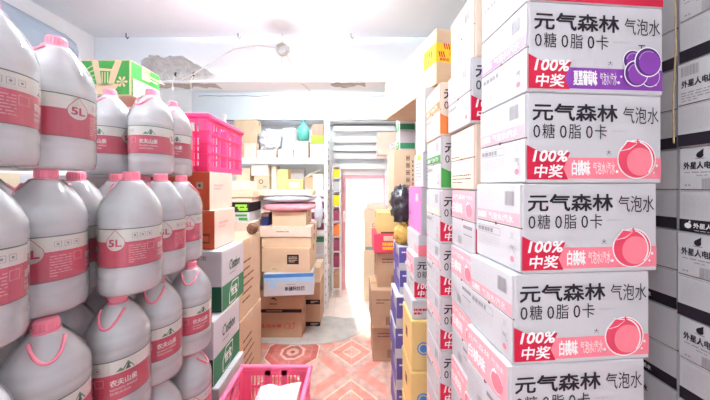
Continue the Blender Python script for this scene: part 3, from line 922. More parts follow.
# ================================================================== MIDDLE STACK
SY = 2.62
pr = Pr(); pr.text('生态水果', .0, .2, .1, .135, RED, 1, .01)
pr.arc(.255, .115, .03, .004, 0, 360, RED, 1, 18); pr.arc(.3, .115, .026, .004, 0, 360, RED, 1, 18); pr.poly([(.31, .14), (.335, .155), (.325, .135)], RED, 1)
carton('fruit_box', 'brown carton with red lettering and fruit outlines, bottom of the middle stack', 'carton', (-.92, SY, 0), (.40, .20, .252), R(0), KRAFT_D, TAPE, 'top', 'middle stack cartons', pr, None, 'm1')
pr = Pr(); pr.rect(0, .405, .0, .034, INK, 0); pr.micro(.06, .36, .008, .026, 1, KRAFT_D, 1, 4)
pr.poly([(.10, .135), (.13, .15), (.16, .125), (.15, .12), (.13, .135), (.115, .13)], INK, 1); pr.micro(.09, .2, .075, .095, 1, INK, 1, 9, .5)
carton('banded_carton', 'brown carton with a black bottom band, second in the middle stack', 'carton', (-.925, SY - .01, .2525), (.405, .21, .225), R(0), KRAFT_D, TAPE, 'top', 'middle stack cartons', pr, None, 'm2')
pr = Pr(); pr.rect(.002, .45, .13, .203, BLUE_L, 0); pr.rect(.002, .45, .17, .203, BLUE, 1)
pr.poly([(.06, .13), (.12, .165), (.2, .14), (.3, .17), (.4, .14), (.45, .15), (.45, .13)], BLUE_L, 2)
pr.text('新疆阿拉巴', .19, .37, .045, .085, INK, 1, .02); pr.micro(.2, .36, .095, .108, 1, INK_G, 1, 3); pr.circ(.08, .1, .03, BLUE_L, 0)
lp = Pr(); lp.rect(.002, .298, .002, .203, BLUE, 0)
carton('blue_white_carton', 'white and sky-blue carton jutting out of the middle stack', 'carton', (-.835, 2.44, .4785), (.452, .30, .205), R(6), WHITEC, TAPE_C, 'top', 'middle stack cartons', pr, lp, 'm3')
pr = [Pr().rect(.24, .35, .075, .165, INK, 0).micro(.255, .335, .09, .15, 4, KRAFT_L, 1, 9, .4), Pr().text('∧∧', .1, .14, .02, .04, INK_B, 1)]
carton('labelled_carton', 'kraft carton with a dark square label above the blue and white carton', 'carton', (-.875, 2.50, .6845), (.455, .36, .225), R(-1), KRAFT, TAPE, 'top', 'middle stack cartons', pr, None, 'm4')
carton('flat_carton', 'flat kraft carton, the lower of two flat ones in the middle stack', 'carton', (-.89, 2.54, .9105), (.475, .36, .095), R(0), KRAFT, TAPE, 'top', 'middle stack cartons', None, None, 'm5')
pr = Pr(); pr.micro(.16, .33, .04, .06, 1, INK_B, 1, 5, .4)
carton('flat_carton', 'wide flat kraft carton, the upper of two flat ones in the middle stack', 'carton', (-.905, 2.53, 1.0065), (.49, .38, .10), R(0), KRAFT_P, TAPE, 'top', 'middle stack cartons', pr, None, 'm6')
carton('kraft_carton', 'kraft carton beneath the pink cloth bag in the middle stack', 'carton', (-.795, 2.56, 1.1075), (.325, .33, .135), R(0), KRAFT, TAPE, 'top', 'middle stack cartons', None, None, 'm7')
pb = blob('folded_bag', (-.655, 2.68, 1.2435 + .041), (.255, .17, .044), PINKB, 3, .07, 3, 40, 16, True); tag(pb, 'flat pink plastic bag folded on top of the middle stack', 'bag')
gb = blob('folded_film', (-.66, 2.68, 1.3345 + .03), (.25, .16, .032), GREYB, 6, .06, 4, 40, 14, True); tag(gb, 'folded grey plastic film lying on the pink bag', 'film')
carton('long_flat_box', 'long flat cream box lying on the grey film, top of the middle stack', 'carton', (-.91, 2.56, 1.4), (.50, .25, .052), R(0), CREAM, None, 'top', 'middle stack cartons', None, None, 'm10')
nb_ = thing('small_navy_box', 'small navy blue box beside the kraft carton under the pink bag', 'box', (-.90, 2.56, 1.1075)); onebox('box_body', nb_, 0, .07, 0, .12, 0, .09, NAVY, .003); onebox('box_lid', nb_, -.002, .072, -.002, .122, .09, .12, BROWNF, .002)
for k, (z, h) in enumerate(((0, .235), (.235, .23))):
    pr = Pr(); pr.rect(0, .19, 0, .05, INK, 0); pr.micro(.09, .17, .012, .038, 2, KRAFT_L, 1, k + 3)
    carton('dark_band_carton', 'brown carton with dark corner strip behind the fruit carton, %s one' % ('floor', 'upper')[k], 'carton', (-.56, 2.83, z), (.19, .34, h), R(0), KRAFT_D, TAPE, 'top', 'dark strip cartons', pr, None, 'db')
carton('pale_carton', 'pale carton on the dark strip cartons beside the rack', 'carton', (-.56, 2.83, .4655), (.19, .34, .16), R(0), KRAFT_L, TAPE_C, 'top', None, None, None, 'pl')

# left-back column: packs and beige cartons
carton('kraft_carton', 'large kraft carton on the floor behind the tall kraft cartons', 'carton', (-1.27, 2.42, 0), (.33, .4, .53), 0, KRAFT, TAPE, group='back left column')
carton('kraft_carton', 'large kraft carton in the middle of the column behind the tall kraft cartons', 'carton', (-1.27, 2.42, .53), (.33, .4, .53), 0, KRAFT, TAPE, group='back left column')
carton('beige_tray_carton', 'low beige carton beneath the black and green packs', 'carton', (-1.27, 2.40, 1.06), (.35, .4, .105), 0, KRAFT_P, TAPE, group='back left column')
for k, (x, z, m1, m2) in enumerate(((-1.255, 1.1655, INK, WINK), (-1.255, 1.2545, INK, LIME), (-1.10, 1.1655, GREYC, GREEN_B), (-1.10, 1.2545, INK, LIME))):
    t = thing('snack_pack', ('black pack with white panel on the beige carton, lower left', 'black pack with lime stripe, upper left on the beige carton', 'grey pack with green strip on the beige carton, lower right', 'black pack with bright green arc, upper right on the beige carton')[k], 'pack', (x, 2.41, z), 0, 'black and green packs')
    onebox('pack_body', t, 0, .145, 0, .3, 0, .088, m1, .004)
    p = Pr(); p.rect(.02, .125, .05, .07, m2, 0); p.rect(.05, .13, .014, .04, m2 if k else WINK, 0)
    if k == 3: p.arc(.08, .03, .04, .014, 0, 180, LIME, 1, 12)
    if k == 1: p.rect(.02, .12, .05, .075, YEL, 1)
    link('pack_print', p.mesh('pack_print', map_front), t)
carton('pinkish_flat_carton', 'flat pinkish carton lying on the black and green packs', 'carton', (-1.27, 2.40, 1.344), (.34, .38, .045), 0, KRAFT_P, None, group='back left column')
carton('beige_carton', 'wide beige carton under the pink crate, right of the bottles, lower of two', 'carton', (-1.27, 2.39, 1.39), (.355, .36, .06), 0, KRAFT_L, TAPE_C, group='back left column')
carton('beige_carton', 'beige carton behind the pink crate corner, upper of two', 'carton', (-1.25, 2.39, 1.4505), (.25, .34, .09), 0, KRAFT_P, TAPE_C, group='back left column')

# ================================================================== BACK RACK
RX0, RX1, RY0, RY1 = -1.62, -.335, 3.24, 3.62
rk = thing('storage_rack', 'white metal storage rack loaded with cartons along the back wall', 'rack', (RX0, RY0, 0))
for x in (0, RX1 - RX0 - .04):
    for y in (0, RY1 - RY0 - .04):
        b = MB(); b.box(x, x + .04, y, y + .04, 0, 2.36, METAL_W, .002)
        for k in range(24): b.box(x + .014, x + .026, y - .0008, y, .06 + k * .095, .09 + k * .095, METAL_G)
        b.build('post', rk)
SH1, SH2, SH3, SH4 = 1.829, 1.44, .95, .45
for z in (SH1, SH2, SH3, SH4, .08):
    o = onebox('shelf', rk, .0, RX1 - RX0, .004, RY1 - RY0 - .004, z - .02, z, METAL_W, .002)
    b = MB(); b.box(.04, RX1 - RX0 - .04, 0.0, .018, z - .065, z - .02, METAL_W, .003); b.box(.04, RX1 - RX0 - .04, -.001, .003, z - .075, z - .065, METAL_G); b.build('shelf_beam', o)
onebox('top_rail', rk, .04, RX1 - RX0 - .04, .34, .36, 2.2, 2.24, METAL_W, .002)
def item(px0, px1, py0, z0, dep=.25, Y=3.27):
    x0, x1 = U(px0, Y), U(px1, Y)
    return (x0, Y, z0), (x1 - x0, dep, V(py0, Y) - z0)
def put(name, label, cat, px0, px1, py0, z0, m, tape=None, dep=.25, Y=3.27, rz=0, front=None, group='cartons on the back rack', h=None):
    loc, sz = item(px0, px1, py0, z0, dep, Y)
    if h: sz = (sz[0], sz[1], h)
    return carton(name, label, cat, loc, sz, rz, m, tape, 'top', group, front, None, 'rack%s%d%d' % (m.name, px0, py0))
e = .0008
put('kraft_carton', 'tall kraft carton at the left of the top rack shelf beside the pink crate', 'carton', 234, 257, 120, SH1 + e, KRAFT, TAPE, .16, 3.37)
put('small_kraft_box', 'small kraft box in front of the tall carton on the top rack shelf', 'carton', 244, 256, 143, SH1 + e, KRAFT_P, TAPE_C, .1, 3.26)
put('small_kraft_box', 'low kraft box under the white bags on the top rack shelf', 'carton', 257.5, 276, 150, SH1 + e, KRAFT_P, TAPE_C, .2, 3.26)
put('small_kraft_box', 'low kraft box left of the open one on the top rack shelf', 'carton', 278, 293, 149, SH1 + e, KRAFT_P, TAPE_C, .2, 3.26)
pr = Pr(); pr.rect(.0, .13, .02, .08, CREAM, 0); pr.micro(.05, .1, .1, .12, 1, INK_B, 1, 2)
put('small_kraft_box', 'kraft box with a cream label below the teal bag', 'carton', 294, 308, 141, SH1 + e, KRAFT_P, TAPE_C, .2, 3.25, front=pr)
pr = Pr(); pr.micro(.07, .15, .06, .11, 3, INK_B, 1, 2)
put('pinkish_carton', 'pinkish carton at the right end of the top rack shelf, carrying the lime box', 'carton', 310, 323.5, 144, SH1 + e, KRAFT_P, TAPE_C, .25, 3.26, front=pr)
zz = V(144, 3.26)
put('lime_box', 'lime green box between two cartons on the top rack shelf', 'carton', 311, 323.5, 135, zz + e, LIME, None, .22, 3.27)
zz = V(135, 3.27)
put('kraft_carton', 'grey-brown carton on the lime green box at the rack top', 'carton', 312, 323.5, 124, zz + e, mat('kraft_deep', (150, 124, 108), 0.75, 0.06, 8), TAPE, .22, 3.28)
for (px, py, rr, sd, lb_) in ((270.5, 138, (.135, .06, .135), 5, 'crumpled bluish white plastic bag on the top rack shelf'),):
    z = V(150, 3.26) + rr[2] * .93 + .002
    bl = blob('plastic_bag', (U(px, 3.40), 3.40, z), rr, WHITEB, sd, .3, 4.2, 60, 40, True); tag(bl, lb_, 'bag', 'white bags on the rack')
put('white_board_box', 'white upright box standing behind the teal bag', 'box', 283, 294.5, 128, V(149, 3.26) + 2 * e, WINK, None, .12, 3.33)
# teal hanging bag
tb = thing('teal_bag', 'teal plastic bag tied at the neck above the top rack shelf', 'bag', (U(303, 3.32), 3.34, V(141, 3.25) + .004))
b = MB(); b.smooth = True
prof2 = [(.02, .0), (.06, .006), (.075, .05), (.078, .11), (.07, .16), (.05, .2), (.024, .225), (.012, .235), (.02, .25), (.03, .27)]
vs = []; fs = []; n = 26
for i, (r, z) in enumerate(prof2):
    for k in range(n):
        q = 2 * math.pi * k / n
        rr_ = r * (1 + .10 * noise.noise(Vector((math.cos(q) * 2.5, math.sin(q) * 2.5, z * 14))))
        vs.append((rr_ * math.cos(q), rr_ * .8 * math.sin(q), z))
for i in range(len(prof2) - 1):
    for k in range(n): fs.append((i * n + k, i * n + (k + 1) % n, (i + 1) * n + (k + 1) % n, (i + 1) * n + k))
fs.append(tuple(range(n)))
b.add(vs, fs, TEALB); b.build('bag_body', tb)
b = MB(); b.tube([(0, 0, .235), (.004, 0, .4), (0, 0, .62)], .003, TEALB, 6); b.build('string', tb)
# second shelf
put('kraft_carton', 'kraft carton with a round stamp on the second rack shelf', 'carton', 254, 269, 176, SH2 + e, KRAFT, None, .2, 3.26, front=Pr().circ(.085, .1, .028, INK_B, 0, 16).circ(.085, .1, .018, KRAFT, 1, 16).rect(.11, .155, .03, .05, INK_G, 1))
put('pinkish_carton', 'pinkish kraft carton on the round stamped one on the rack', 'carton', 251, 268, 164.5, V(176, 3.26) + 2 * e, KRAFT_P, TAPE_C, .2, 3.26)
put('yellow_box', 'pale yellow box in the middle of the second rack shelf', 'box', 277, 288, 169, SH2 + e, KRAFT_Y, None, .15, 3.30)
put('pinkish_carton', 'narrow pinkish box left of the pale yellow box on the rack', 'box', 271.5, 276.5, 166, SH2 + e, KRAFT_P, None, .15, 3.30)
t = thing('wrapped_pack', 'bright yellow pack in clear wrap at the front of the second rack shelf', 'pack', (U(286, 3.25), 3.245, SH2 + e), 0, 'cartons on the back rack')
w_ = U(303, 3.25) - U(286, 3.25); onebox('pack_body', t, 0, w_, 0, .05, 0, .13, KRAFT_Y, .012); onebox('pack_label', t, .04, w_ - .04, -.002, 0, .02, .09, CREAM)
t = thing('open_carton', 'open kraft carton tilted on the second rack shelf', 'carton', (U(304.5, 3.3), 3.3, SH2 + .002), 0, 'cartons on the back rack')
b = MB(); b.box(0, .2, 0, .2, 0, .15, KRAFT_D, .003); b.build('body', t)
b = MB(); b.prism([(-.01, .15), (.19, .25), (.2, .243), (.0, .146)], 0, .004, KRAFT_L, 'y'); b.build('raised_flap', t)
b = MB(); b.prism([(-.02, .155), (.0, .152), (.2, .2), (.19, .21)], .1, .2, KRAFT_L, 'y'); b.build('raised_flap', t)
put('cream_box', 'small cream box in front of the open carton on the rack', 'box', 313, 323, 174, SH2 + e, CREAM, None, .045, 3.25)
put('kraft_carton', 'kraft carton at the left of the second rack shelf behind the crate', 'carton', 236, 250, 168, SH2 + e, KRAFT_L, TAPE_C, .2, 3.3)
put('white_box', 'long white box at the back of the second rack shelf', 'box', 289, 304, 168, SH2 + e, WHITEC, None, .12, 3.44)
# lower shelves: goods beside the middle stack
for k, (z, m1, lb_) in enumerate(((SH3, WINE, 'wine red box on the third rack shelf by the post, lower'), (SH3 + .13, WINE, 'wine red box on the third rack shelf by the post, middle'), (SH3 + .26, WINE, 'wine red box on the third rack shelf by the post, topmost'))):
    t = thing('wine_box', lb_, 'box', (-.56, 3.27, z + .001), 0, 'wine red boxes on the rack'); onebox('box_body', t, 0, .18, 0, .28, 0, .085, m1, .003); onebox('box_lid', t, -.002, .182, -.002, .282, .085, .126, METAL_W, .003)
for k in range(3):
    put('kraft_carton', 'kraft carton on the third rack shelf, %s from the left' % ('first', 'second', 'third')[k], 'carton', 228 + k * 22, 248 + k * 22, 208, SH3 + e, (KRAFT, KRAFT_P, KRAFT_L)[k], TAPE_C, .28, 3.27)
for k, m1 in enumerate((LAB_G, ORNG_C)):
    t = thing('stock_box', ('white box with a green lid edge on the fourth rack shelf by the post', 'red-brown box beneath the green edged one on the rack')[k], 'box', (-.56, 3.27, SH4 + .201 - .2 * k + .0), 0, 'boxes on the fourth rack shelf'); onebox('box_body', t, 0, .18, 0, .28, 0, .15, WHITEC if k == 0 else m1, .003); onebox('box_lid', t, -.002, .182, -.002, .282, .15, .199, m1 if k == 0 else METAL_W, .003)
for k in range(3):
    put('kraft_carton', 'kraft carton on the fourth rack shelf, %s from the left' % ('first', 'second', 'third')[k], 'carton', 228 + k * 22, 248 + k * 22, 242, SH4 + e, (KRAFT_D, KRAFT, KRAFT_P)[k], TAPE_C, .28, 3.27)
wbag = blob('plastic_bag', (-.435, 3.195, 1.17), (.05, .04, .19), WHITEB, 9, .16, 3); tag(wbag, 'limp white plastic bag hanging from the rack beside the middle stack', 'bag', 'white bags on the rack')
# narrow rack between the post and the door
nr = thing('narrow_rack', 'narrow white rack of small goods between rack post and doorway', 'rack', (-.305, 3.55, 0))
for x in (0, .1):
    for y in (0, .22): onebox('post', nr, x, x + .015, y, y + .015, 0, 1.76, METAL_W)
NZ = (.12, .40, .62, .82, 1.02, 1.22, 1.42, 1.60, 1.755)
for z in NZ: onebox('shelf', nr, 0, .115, 0, .235, z - .012, z, METAL_W)
gm = (KRAFT_D, WINE, WINE, ORANGE, WINE, YEL, GREYC, YEL)
gl_ = ('brown', 'wine red', 'dark red', 'orange', 'plum', 'bright yellow', 'grey', 'pale yellow')
for k, z in enumerate(NZ[:-1]):
    h = (NZ[k + 1] - z) * .7
    t = thing('small_goods_box', gl_[k] + ' small box on the narrow rack, %s shelf from the floor' % ('first', 'second', 'third', 'fourth', 'fifth', 'sixth', 'seventh', 'eighth')[k], 'box', (-.288, 3.56, z + .001), 0, 'goods on the narrow rack')
    onebox('box_body', t, 0, .08, 0, .18, 0, h * .8, gm[k], .003); onebox('box_lid', t, -.001, .081, -.001, .181, h * .8, h, gm[k], .002)

# ================================================================== RIGHT OF THE DOOR
carton('pale_tall_carton', 'pale kraft carton on the floor beside the doorway', 'carton', (.115, 3.45, 0), (.27, .27, .66), 0, KRAFT_L, TAPE_C, group='pale cartons by the doorway')
pr = Pr(); pr.frame(.1, .14, .3, .34, .006, INK_B, 0); pr.rect(.01, .27, .0, .04, INK_G, 0)
carton('pale_tall_carton', 'pale kraft carton with a small square mark, stacked beside the doorway', 'carton', (.125, 3.45, .661), (.27, .27, .53), 0, KRAFT_L, TAPE_C, group='pale cartons by the doorway', front=pr)
carton('white_flat_box', 'flat white box on top of the pale cartons by the doorway', 'carton', (.16, 3.45, 1.192), (.22, .25, .07), 0, KRAFT_P, None, group='pale cartons by the doorway')
r2 = thing('storage_rack', 'narrow white rack right of the doorway with a carton on top', 'rack', (.40, 3.3, 0))
for x in (0, .34):
    for y in (0, .25): onebox('post', r2, x, x + .02, y, y + .02, 0, 1.86, METAL_W)
for z in (.4, .8, 1.25, 1.55, 1.87): onebox('shelf', r2, 0, .36, 0, .27, z - .015, z, METAL_W)
for k, z in enumerate((1.25, 1.55)):
    t = thing('stock_box', ('grey box on the rack right of the doorway, lower', 'grey box on the rack right of the doorway, upper')[k], 'box', (.43, 3.31, z + .001), 0, 'grey boxes right of the doorway'); onebox('box_body', t, 0, .25, 0, .2, 0, .14, GREYC, .003); onebox('box_lid', t, -.002, .252, -.002, .202, .14, .18, WHITEC, .002)
pr = Pr(); pr.poly([(.13, .12), (.23, .17), (.25, .13), (.15, .075)], WINK, 0); pr.micro(.16, .21, .11, .13, 1, INK_G, 1, 2)
carton('kraft_carton', 'pinkish kraft carton with a tilted white sticker, high right of the doorway', 'carton', (.285, 3.28, 1.871), (.42, .27, .28), 0, KRAFT_P, TAPE, front=pr)

# brown stack at the end of the right row
for k, (x, y, wd, z, h, m1, lb_) in enumerate((
        (.152, 2.27, .26, 0, .315, KRAFT_D, 'brown carton with dark shipping print, on the floor at the end of the right row'),
        (.135, 2.20, .27, .3155, .315, KRAFT_D, 'brown carton, second up at the end of the right row'),
        (.19, 2.27, .25, .631, .30, KRAFT_D, 'brown carton just below the red and pink box'),)):
    pr = [Pr().micro(.04, .2, .2, .25, 2, INK_B, 1, k, .4), Pr().bars(.12, .2, .03, .10, INK_B, 1, k)]
    if k == 0: pr.append(Pr().rect(.17, .22, .115, .185, YEL, 1).circ(.195, .15, .018, INK, 2, 12))
    lp = Pr(); lp.rect(.1, .16, .14, .24, INK_B, 0); lp.micro(.1, .16, .06, .12, 3, INK_B, 0, 3)
    carton('brown_carton', lb_, 'carton', (x, y, z), (wd, .36, h), 0, m1, TAPE, 'top', 'brown cartons at the end of the right row', pr, lp, 'bs%d' % k)
pr = Pr(); pr.rect(.08, .16, .1, .14, KRAFT_L, 0); pr.micro(.07, .19, .02, .09, 2, YEL, 1, 3, .7)
carton('red_box', 'red and pink box with yellow lettering in the brown stack', 'carton', (.16, 2.24, .9315), (.24, .33, .155), 0, PINK_D, None, 'top', None, pr, None, 'redbox')
carton('yellow_carton', 'yellowish kraft carton on the red and pink box', 'carton', (.19, 2.27, 1.087), (.24, .33, .18), 0, KRAFT_Y, TAPE, 'top', None, Pr().rect(.03, .2, .0, .015, INK_B, 0), None, 'yelc')
for k, z in enumerate((0, .42, .84)):
    carton('kraft_carton', 'kraft carton hidden under the tall stamped carton, %s' % ('lowest', 'middle', 'topmost')[k], 'carton', (.46, 2.27, z), (.36, .42, .4195), 0, KRAFT, TAPE, group='cartons under the tall stamped one')
pr = Pr()
for k in range(5):
    y = .44 - k * .062
    pr.frame(.105, .135, y, y + .038, .004, INK, 1); pr.rect(.113, .127, y + .01, y + .028, INK_B, 1)
for k in range(8): pr.rect(.157, .167, .42 - k * .038, .44 - k * .038, RED if k > 4 else INK_B, 1)
carton('stamped_carton', 'tall kraft carton with a column of black stamps, behind the black bag', 'carton', (.332, 2.28, 1.2705), (.25, .38, .53), 0, KRAFT, TAPE_C, 'top', None, pr, None, 'stamp')
for k, z in enumerate((1.8015, 1.967)):
    lp = Pr(); lp.rect(.004, .15, .015, .08, GREEN_B, 0); lp.micro(.03, .12, .03, .07, 2, WINK, 1, 5, .6)
    fp = Pr(); fp.rect(.002, .128, .01, .06, GREEN, 0)
    carton('green_white_box', 'white box with green panel on the tall stamped carton, %s' % ('lower', 'upper')[k], 'carton', (.385, 2.29, z), (.13, .2, .163), R(0), WHITEC, None, 'top', 'green and white boxes', fp, lp, 'gw')

# ================================================================== RIGHT: SPARKLING WATER CARTONS
AW, AD, AH = .377, .21, .2285
STEP = .23
def peach(p, cx, cy, r, l=2):
    p.circ(cx, cy, r * 1.06, WINK, l, 28, r * .98); p.circ(cx, cy, r, PINK_D, l + 1, 28, r * .92)
    p.circ(cx + r * .18, cy - r * .12, r * .74, PINK, l + 2, 24, r * .7)
    p.arc(cx - r * .1, cy - r * .05, r * .98, r * .07, -40, 75, WINK, l + 3, 14)
    p.poly([(cx - r * 1.0, cy + r * .38), (cx - r * .55, cy + r * .95), (cx + r * .1, cy + r * .85), (cx - r * .4, cy + r * .5)], WINK, l + 3)
    p.poly([(cx - r * .92, cy + r * .42), (cx - r * .52, cy + r * .88), (cx + r * .02, cy + r * .82), (cx - r * .42, cy + r * .54)], PINK_D, l + 4)
    p.rect(cx - r * .02, cx + r * .06, cy + r * .78, cy + r * 1.0, PINK_D, l + 4)
def grapes(p, cx, cy, r, l=2):
    for i, (dx, dy, k) in enumerate(((-.45, .35, .5), (.42, -.38, .5), (-.35, -.28, .6), (.25, .28, .68))):
        p.circ(cx + dx * r, cy + dy * r, r * k * 1.08, WINK, l + i * 3, 22); p.circ(cx + dx * r, cy + dy * r, r * k, PURP_D, l + i * 3 + 1, 22)
        p.circ(cx + dx * r + r * .06, cy + dy * r - r * .04, r * k * .85, PURP, l + i * 3 + 2, 22)
        p.arc(cx + dx * r, cy + dy * r, r * k * .8, r * .05, 60, 170, PURP_L, l + i * 3 + 3, 8)
    p.rect(cx - r * .02, cx + r * .03, cy + r * .8, cy + r * 1.12, INK, l); p.rect(cx - r * .15, cx + r * .2, cy + r * 1.1, cy + r * 1.15, INK, l)
def front_art(flav):
    p = Pr(); W_, H_ = AW, AH
    main, dk, badge, taste = {'peach': (PINK, PINK_D, RED, '白桃味'), 'grape': (PURP, PURP_D, RED, '夏黑葡萄味'), 'green': (GREEN_B, GREEN, GREEN_B, '樱花味'), 'orange': (ORANGE, ORANGE, ORANGE, '橙味')}[flav]
    p.text('元气森林', W_ * .045, W_ * .665, H_ * .69, H_ * .885, INK, 1, .022)
    p.text('气泡水', W_ * .705, W_ * .975, H_ * .675, H_ * .865, INK, 1, -.004)
    for i, (z0, c) in enumerate((('0', '糖'), ('0', '脂'), ('0', '卡'))):
        x = W_ * (.05 + .19 * i)
        p.text(z0, x, x + W_ * .05, H_ * .50, H_ * .645, INK, 1); p.text(c, x + W_ * .065, x + W_ * .155, H_ * .495, H_ * .66, INK, 1)
    p.micro(W_ * .62, W_ * .86, H_ * .575, H_ * .60, 1, INK_L, 1, 8, .7)
    p.rect(W_ * .2, W_ - .002, H_ * .05, H_ * .285, main, 0)
    p.poly([(.002, H_ * .04), (W_ * .30, H_ * .04), (W_ * .265, H_ * .16), (W_ * .315, H_ * .345), (W_ * .10, H_ * .345), (.002, H_ * .42)], badge, 1)
    if flav in ('peach', 'grape'):
        p.text('100%', W_ * .045, W_ * .30, H_ * .235, H_ * .365, WINK, 2, .03, .2); p.text('中奖', W_ * .055, W_ * .265, H_ * .06, H_ * .205, WINK, 2, .02, .12)
    tx1 = W_ * (.46 if flav != 'grape' else .50)
    p.text(taste, W_ * .325, tx1, H_ * .085, H_ * .255, WINK, 2, .02)
    p.text('气泡水/汽水', tx1 + W_ * .02, W_ * .645, H_ * .10, H_ * .24, WINK, 2, -.004)
    p.text('大', W_ * .58, W_ * .615, H_ * .32, H_ * .37, INK, 2)
    if flav == 'grape': grapes(p, W_ * .83, H_ * .30, .053, 2)
    elif flav == 'peach': peach(p, W_ * .805, H_ * .27, .052, 2)
    for (x, y, r) in ((.66, .13, .004), (.93, .33, .003), (.96, .2, .004), (.94, .12, .003), (.68, .2, .003)): p.circ(W_ * x, H_ * y, r, WINK, 1, 8)
    return p
def bottle_icon(p, x, y, h, col):
    p.frame(x, x + h * .3, y, y + h * .8, h * .02, INK_L, 1); p.rect(x + h * .08, x + h * .22, y + h * .8, y + h * .98, INK_L, 1)
    p.circ(x + h * .15, y + h * .2, h * .09, col, 1, 12); p.text('气', x + h * .05, x + h * .25, y + h * .38, y + h * .62, INK_G, 1)
def side_art(kind, flav, d=AD):
    p = Pr(); H_ = AH; hh = H_ / 2
    col = {'peach': PINK_L, 'grape': PURP_L, 'green': GREEN_B, 'orange': ORANGE, 'brown': KRAFT_P}[flav]
    taste = '夏黑葡萄味' if flav == 'grape' else '白桃味'
    if kind == 'W':
        p.rect(.004, d - .004, hh + .005, hh + .037, col, 0)
        p.text(taste, d * .06, d * .28, hh + .010, hh + .031, WINK, 1, .02); p.text('气泡水/汽水', d * .34, d * .86, hh + .010, hh + .031, WINK, 1, 0)
        for k in range(4): p.text('▽△◇○'[k], d * (.14 + .12 * k), d * (.19 + .12 * k), hh + .072, hh + .086, INK_L, 1); p.micro(d * (.12 + .12 * k), d * (.2 + .12 * k), hh + .06, hh + .066, 1, INK_L, 1, k)
        p.bars(d * .70, d * .88, hh + .056, hh + .094, INK_G, 1, 3)
        p.frame(d * .12, d * .3, hh + .045, hh + .057, .0008, INK_L, 1)
    else:
        p.rect(.004, d - .004, hh + .005, H_ - .005, col, 0)
        p.text('元气森林', d * .06, d * .62, hh + .076, hh + .096, WINK, 1, 0); p.text('气泡水', d * .66, d * .92, hh + .078, hh + .094, WINK, 1, 0)
        p.text(taste, d * .06, d * .52, hh + .022, hh + .064, WINK, 1, .03)
        p.circ(d * .78, hh + .04, .026, PINK, 1, 18); p.arc(d * .78, hh + .04, .028, .002, 20, 300, WINK, 2, 16); p.poly([(d * .66, hh + .058), (d * .74, hh + .074), (d * .78, hh + .062)], WINK, 2)
    if kind == 'W':
        p.frame(d * .05, d * .60, hh - .034, hh - .013, .0012, INK_G, 1); p.micro(d * .07, d * .58, hh - .031, hh - .016, 1, INK_G, 1, 5, .8)
        p.micro(d * .08, d * .60, .036, hh - .04, 5, INK_L, 1, 6, .35); p.frame(d * .1, d * .26, .014, .03, .0008, INK_L, 1)
        bottle_icon(p, d * .78, .012, .09, PINK)
    else:
        p.micro(d * .05, d * .45, .02, hh - .018, 9, INK_L, 1, 7, .4); p.rect(d * .55, d * .9, hh - .03, hh - .018, INK_G, 1); p.micro(d * .55, d * .92, .02, hh - .036, 8, INK_L, 1, 9, .3); p.bars(d * .32, d * .5, .02, .05, INK_G, 2, 4)
        p.rect(d * .56, d * .9, .06, .064, INK_G, 1)
    return p
FA = {f: front_art(f).mesh('front_print', map_front) for f in ('peach', 'grape', 'green', 'orange')}
SA = {}
def SAm(kind, flav):
    if (kind, flav) not in SA: SA[(kind, flav)] = side_art(kind, flav).mesh('side_print', map_left(AD))
    return SA[(kind, flav)]
PLACE = ('top', 'second', 'third', 'fourth', 'fifth', 'sixth', 'seventh', 'eighth', 'ninth')
def water(label, x, y, z, rz, flav, kind, m=WHITEC, d=AD, group='sparkling water cartons', sf=None):
    return carton('sparkling_water_carton', label, 'carton', (x, y, z), (AW, d, AH), rz, m, None, 'left', group, FA[flav], SAm(kind, sf or flav), 'spark')
# nearest stack
AX, AY, BASE = .43, .672, .125
DXS = {8: .006, 7: .004, 6: .0, 5: -.012, 4: -.032, 3: -.044, 2: -.044, 1: -.04, 0: -.042}
pallet('wooden pallet under the nearest right-hand carton stack', .385, .86, .672, .905, BASE, 3)
for n_ in range(9):
    fl_ = 'grape' if n_ == 7 else 'peach'
    kd = 'W' if n_ >= 4 else 'P'
    lab = 'sparkling water carton with %s picture, %s from top of nearest right stack' % ('purple grape' if n_ == 7 else 'pink peach', PLACE[8 - n_])
    t = water(lab, AX + DXS[n_], AY, BASE + STEP * n_, R(4.6), fl_, kd)
    if n_ == 8:
        t['label'] = 'white carton with red bottom band, topmost of the nearest right stack'
        for ch_ in list(t.children):
            if ch_.name.startswith('front_print'): ch_.data = Pr().rect(.002, AW - .002, .002, .05, RED, 0).mesh('front_print', map_front)
# second stack
for n_ in range(9):
    z = .103 + STEP * n_; x, y = .409, .918
    if n_ < 6: water('sparkling water carton with pale pink end, %s up in second right stack' % PLACE[:1][0].replace('top', 'first') if n_ == 0 else 'sparkling water carton with pale pink end, %s up in second right stack' % PLACE[n_], x + (.004 if n_ % 2 else 0), y, z, R(1), 'peach', 'P', group='sparkling water cartons')
    elif n_ in (6, 8):
        lp = Pr(); lp.rect(.012, .09, .125, .128, INK_B, 0); lp.micro(.02, .19, .02, .06, 3, INK_B, 0, n_, .3); lp.rect(.012, .198, .10, .112, INK_L, 0) if n_ == 6 else lp.bars(.13, .18, .15, .19, INK_G, 0, 3)
        carton('kraft_water_carton', 'plain kraft carton in the second right stack, %s' % ('above the pink-ended ones' if n_ == 6 else 'topmost'), 'carton', (x, y, z), (AW, AD, AH), R(1), KRAFT_P, None, 'left', 'kraft cartons in the right stacks', None, lp, 'kr')
    else: water('white carton with pale pink strip between two kraft ones in the second right stack', x - .012, y, z, R(1), 'peach', 'W')
pallet('wooden pallet under the second right-hand carton stack', .42, .79, .935, 1.09, .103, 2)
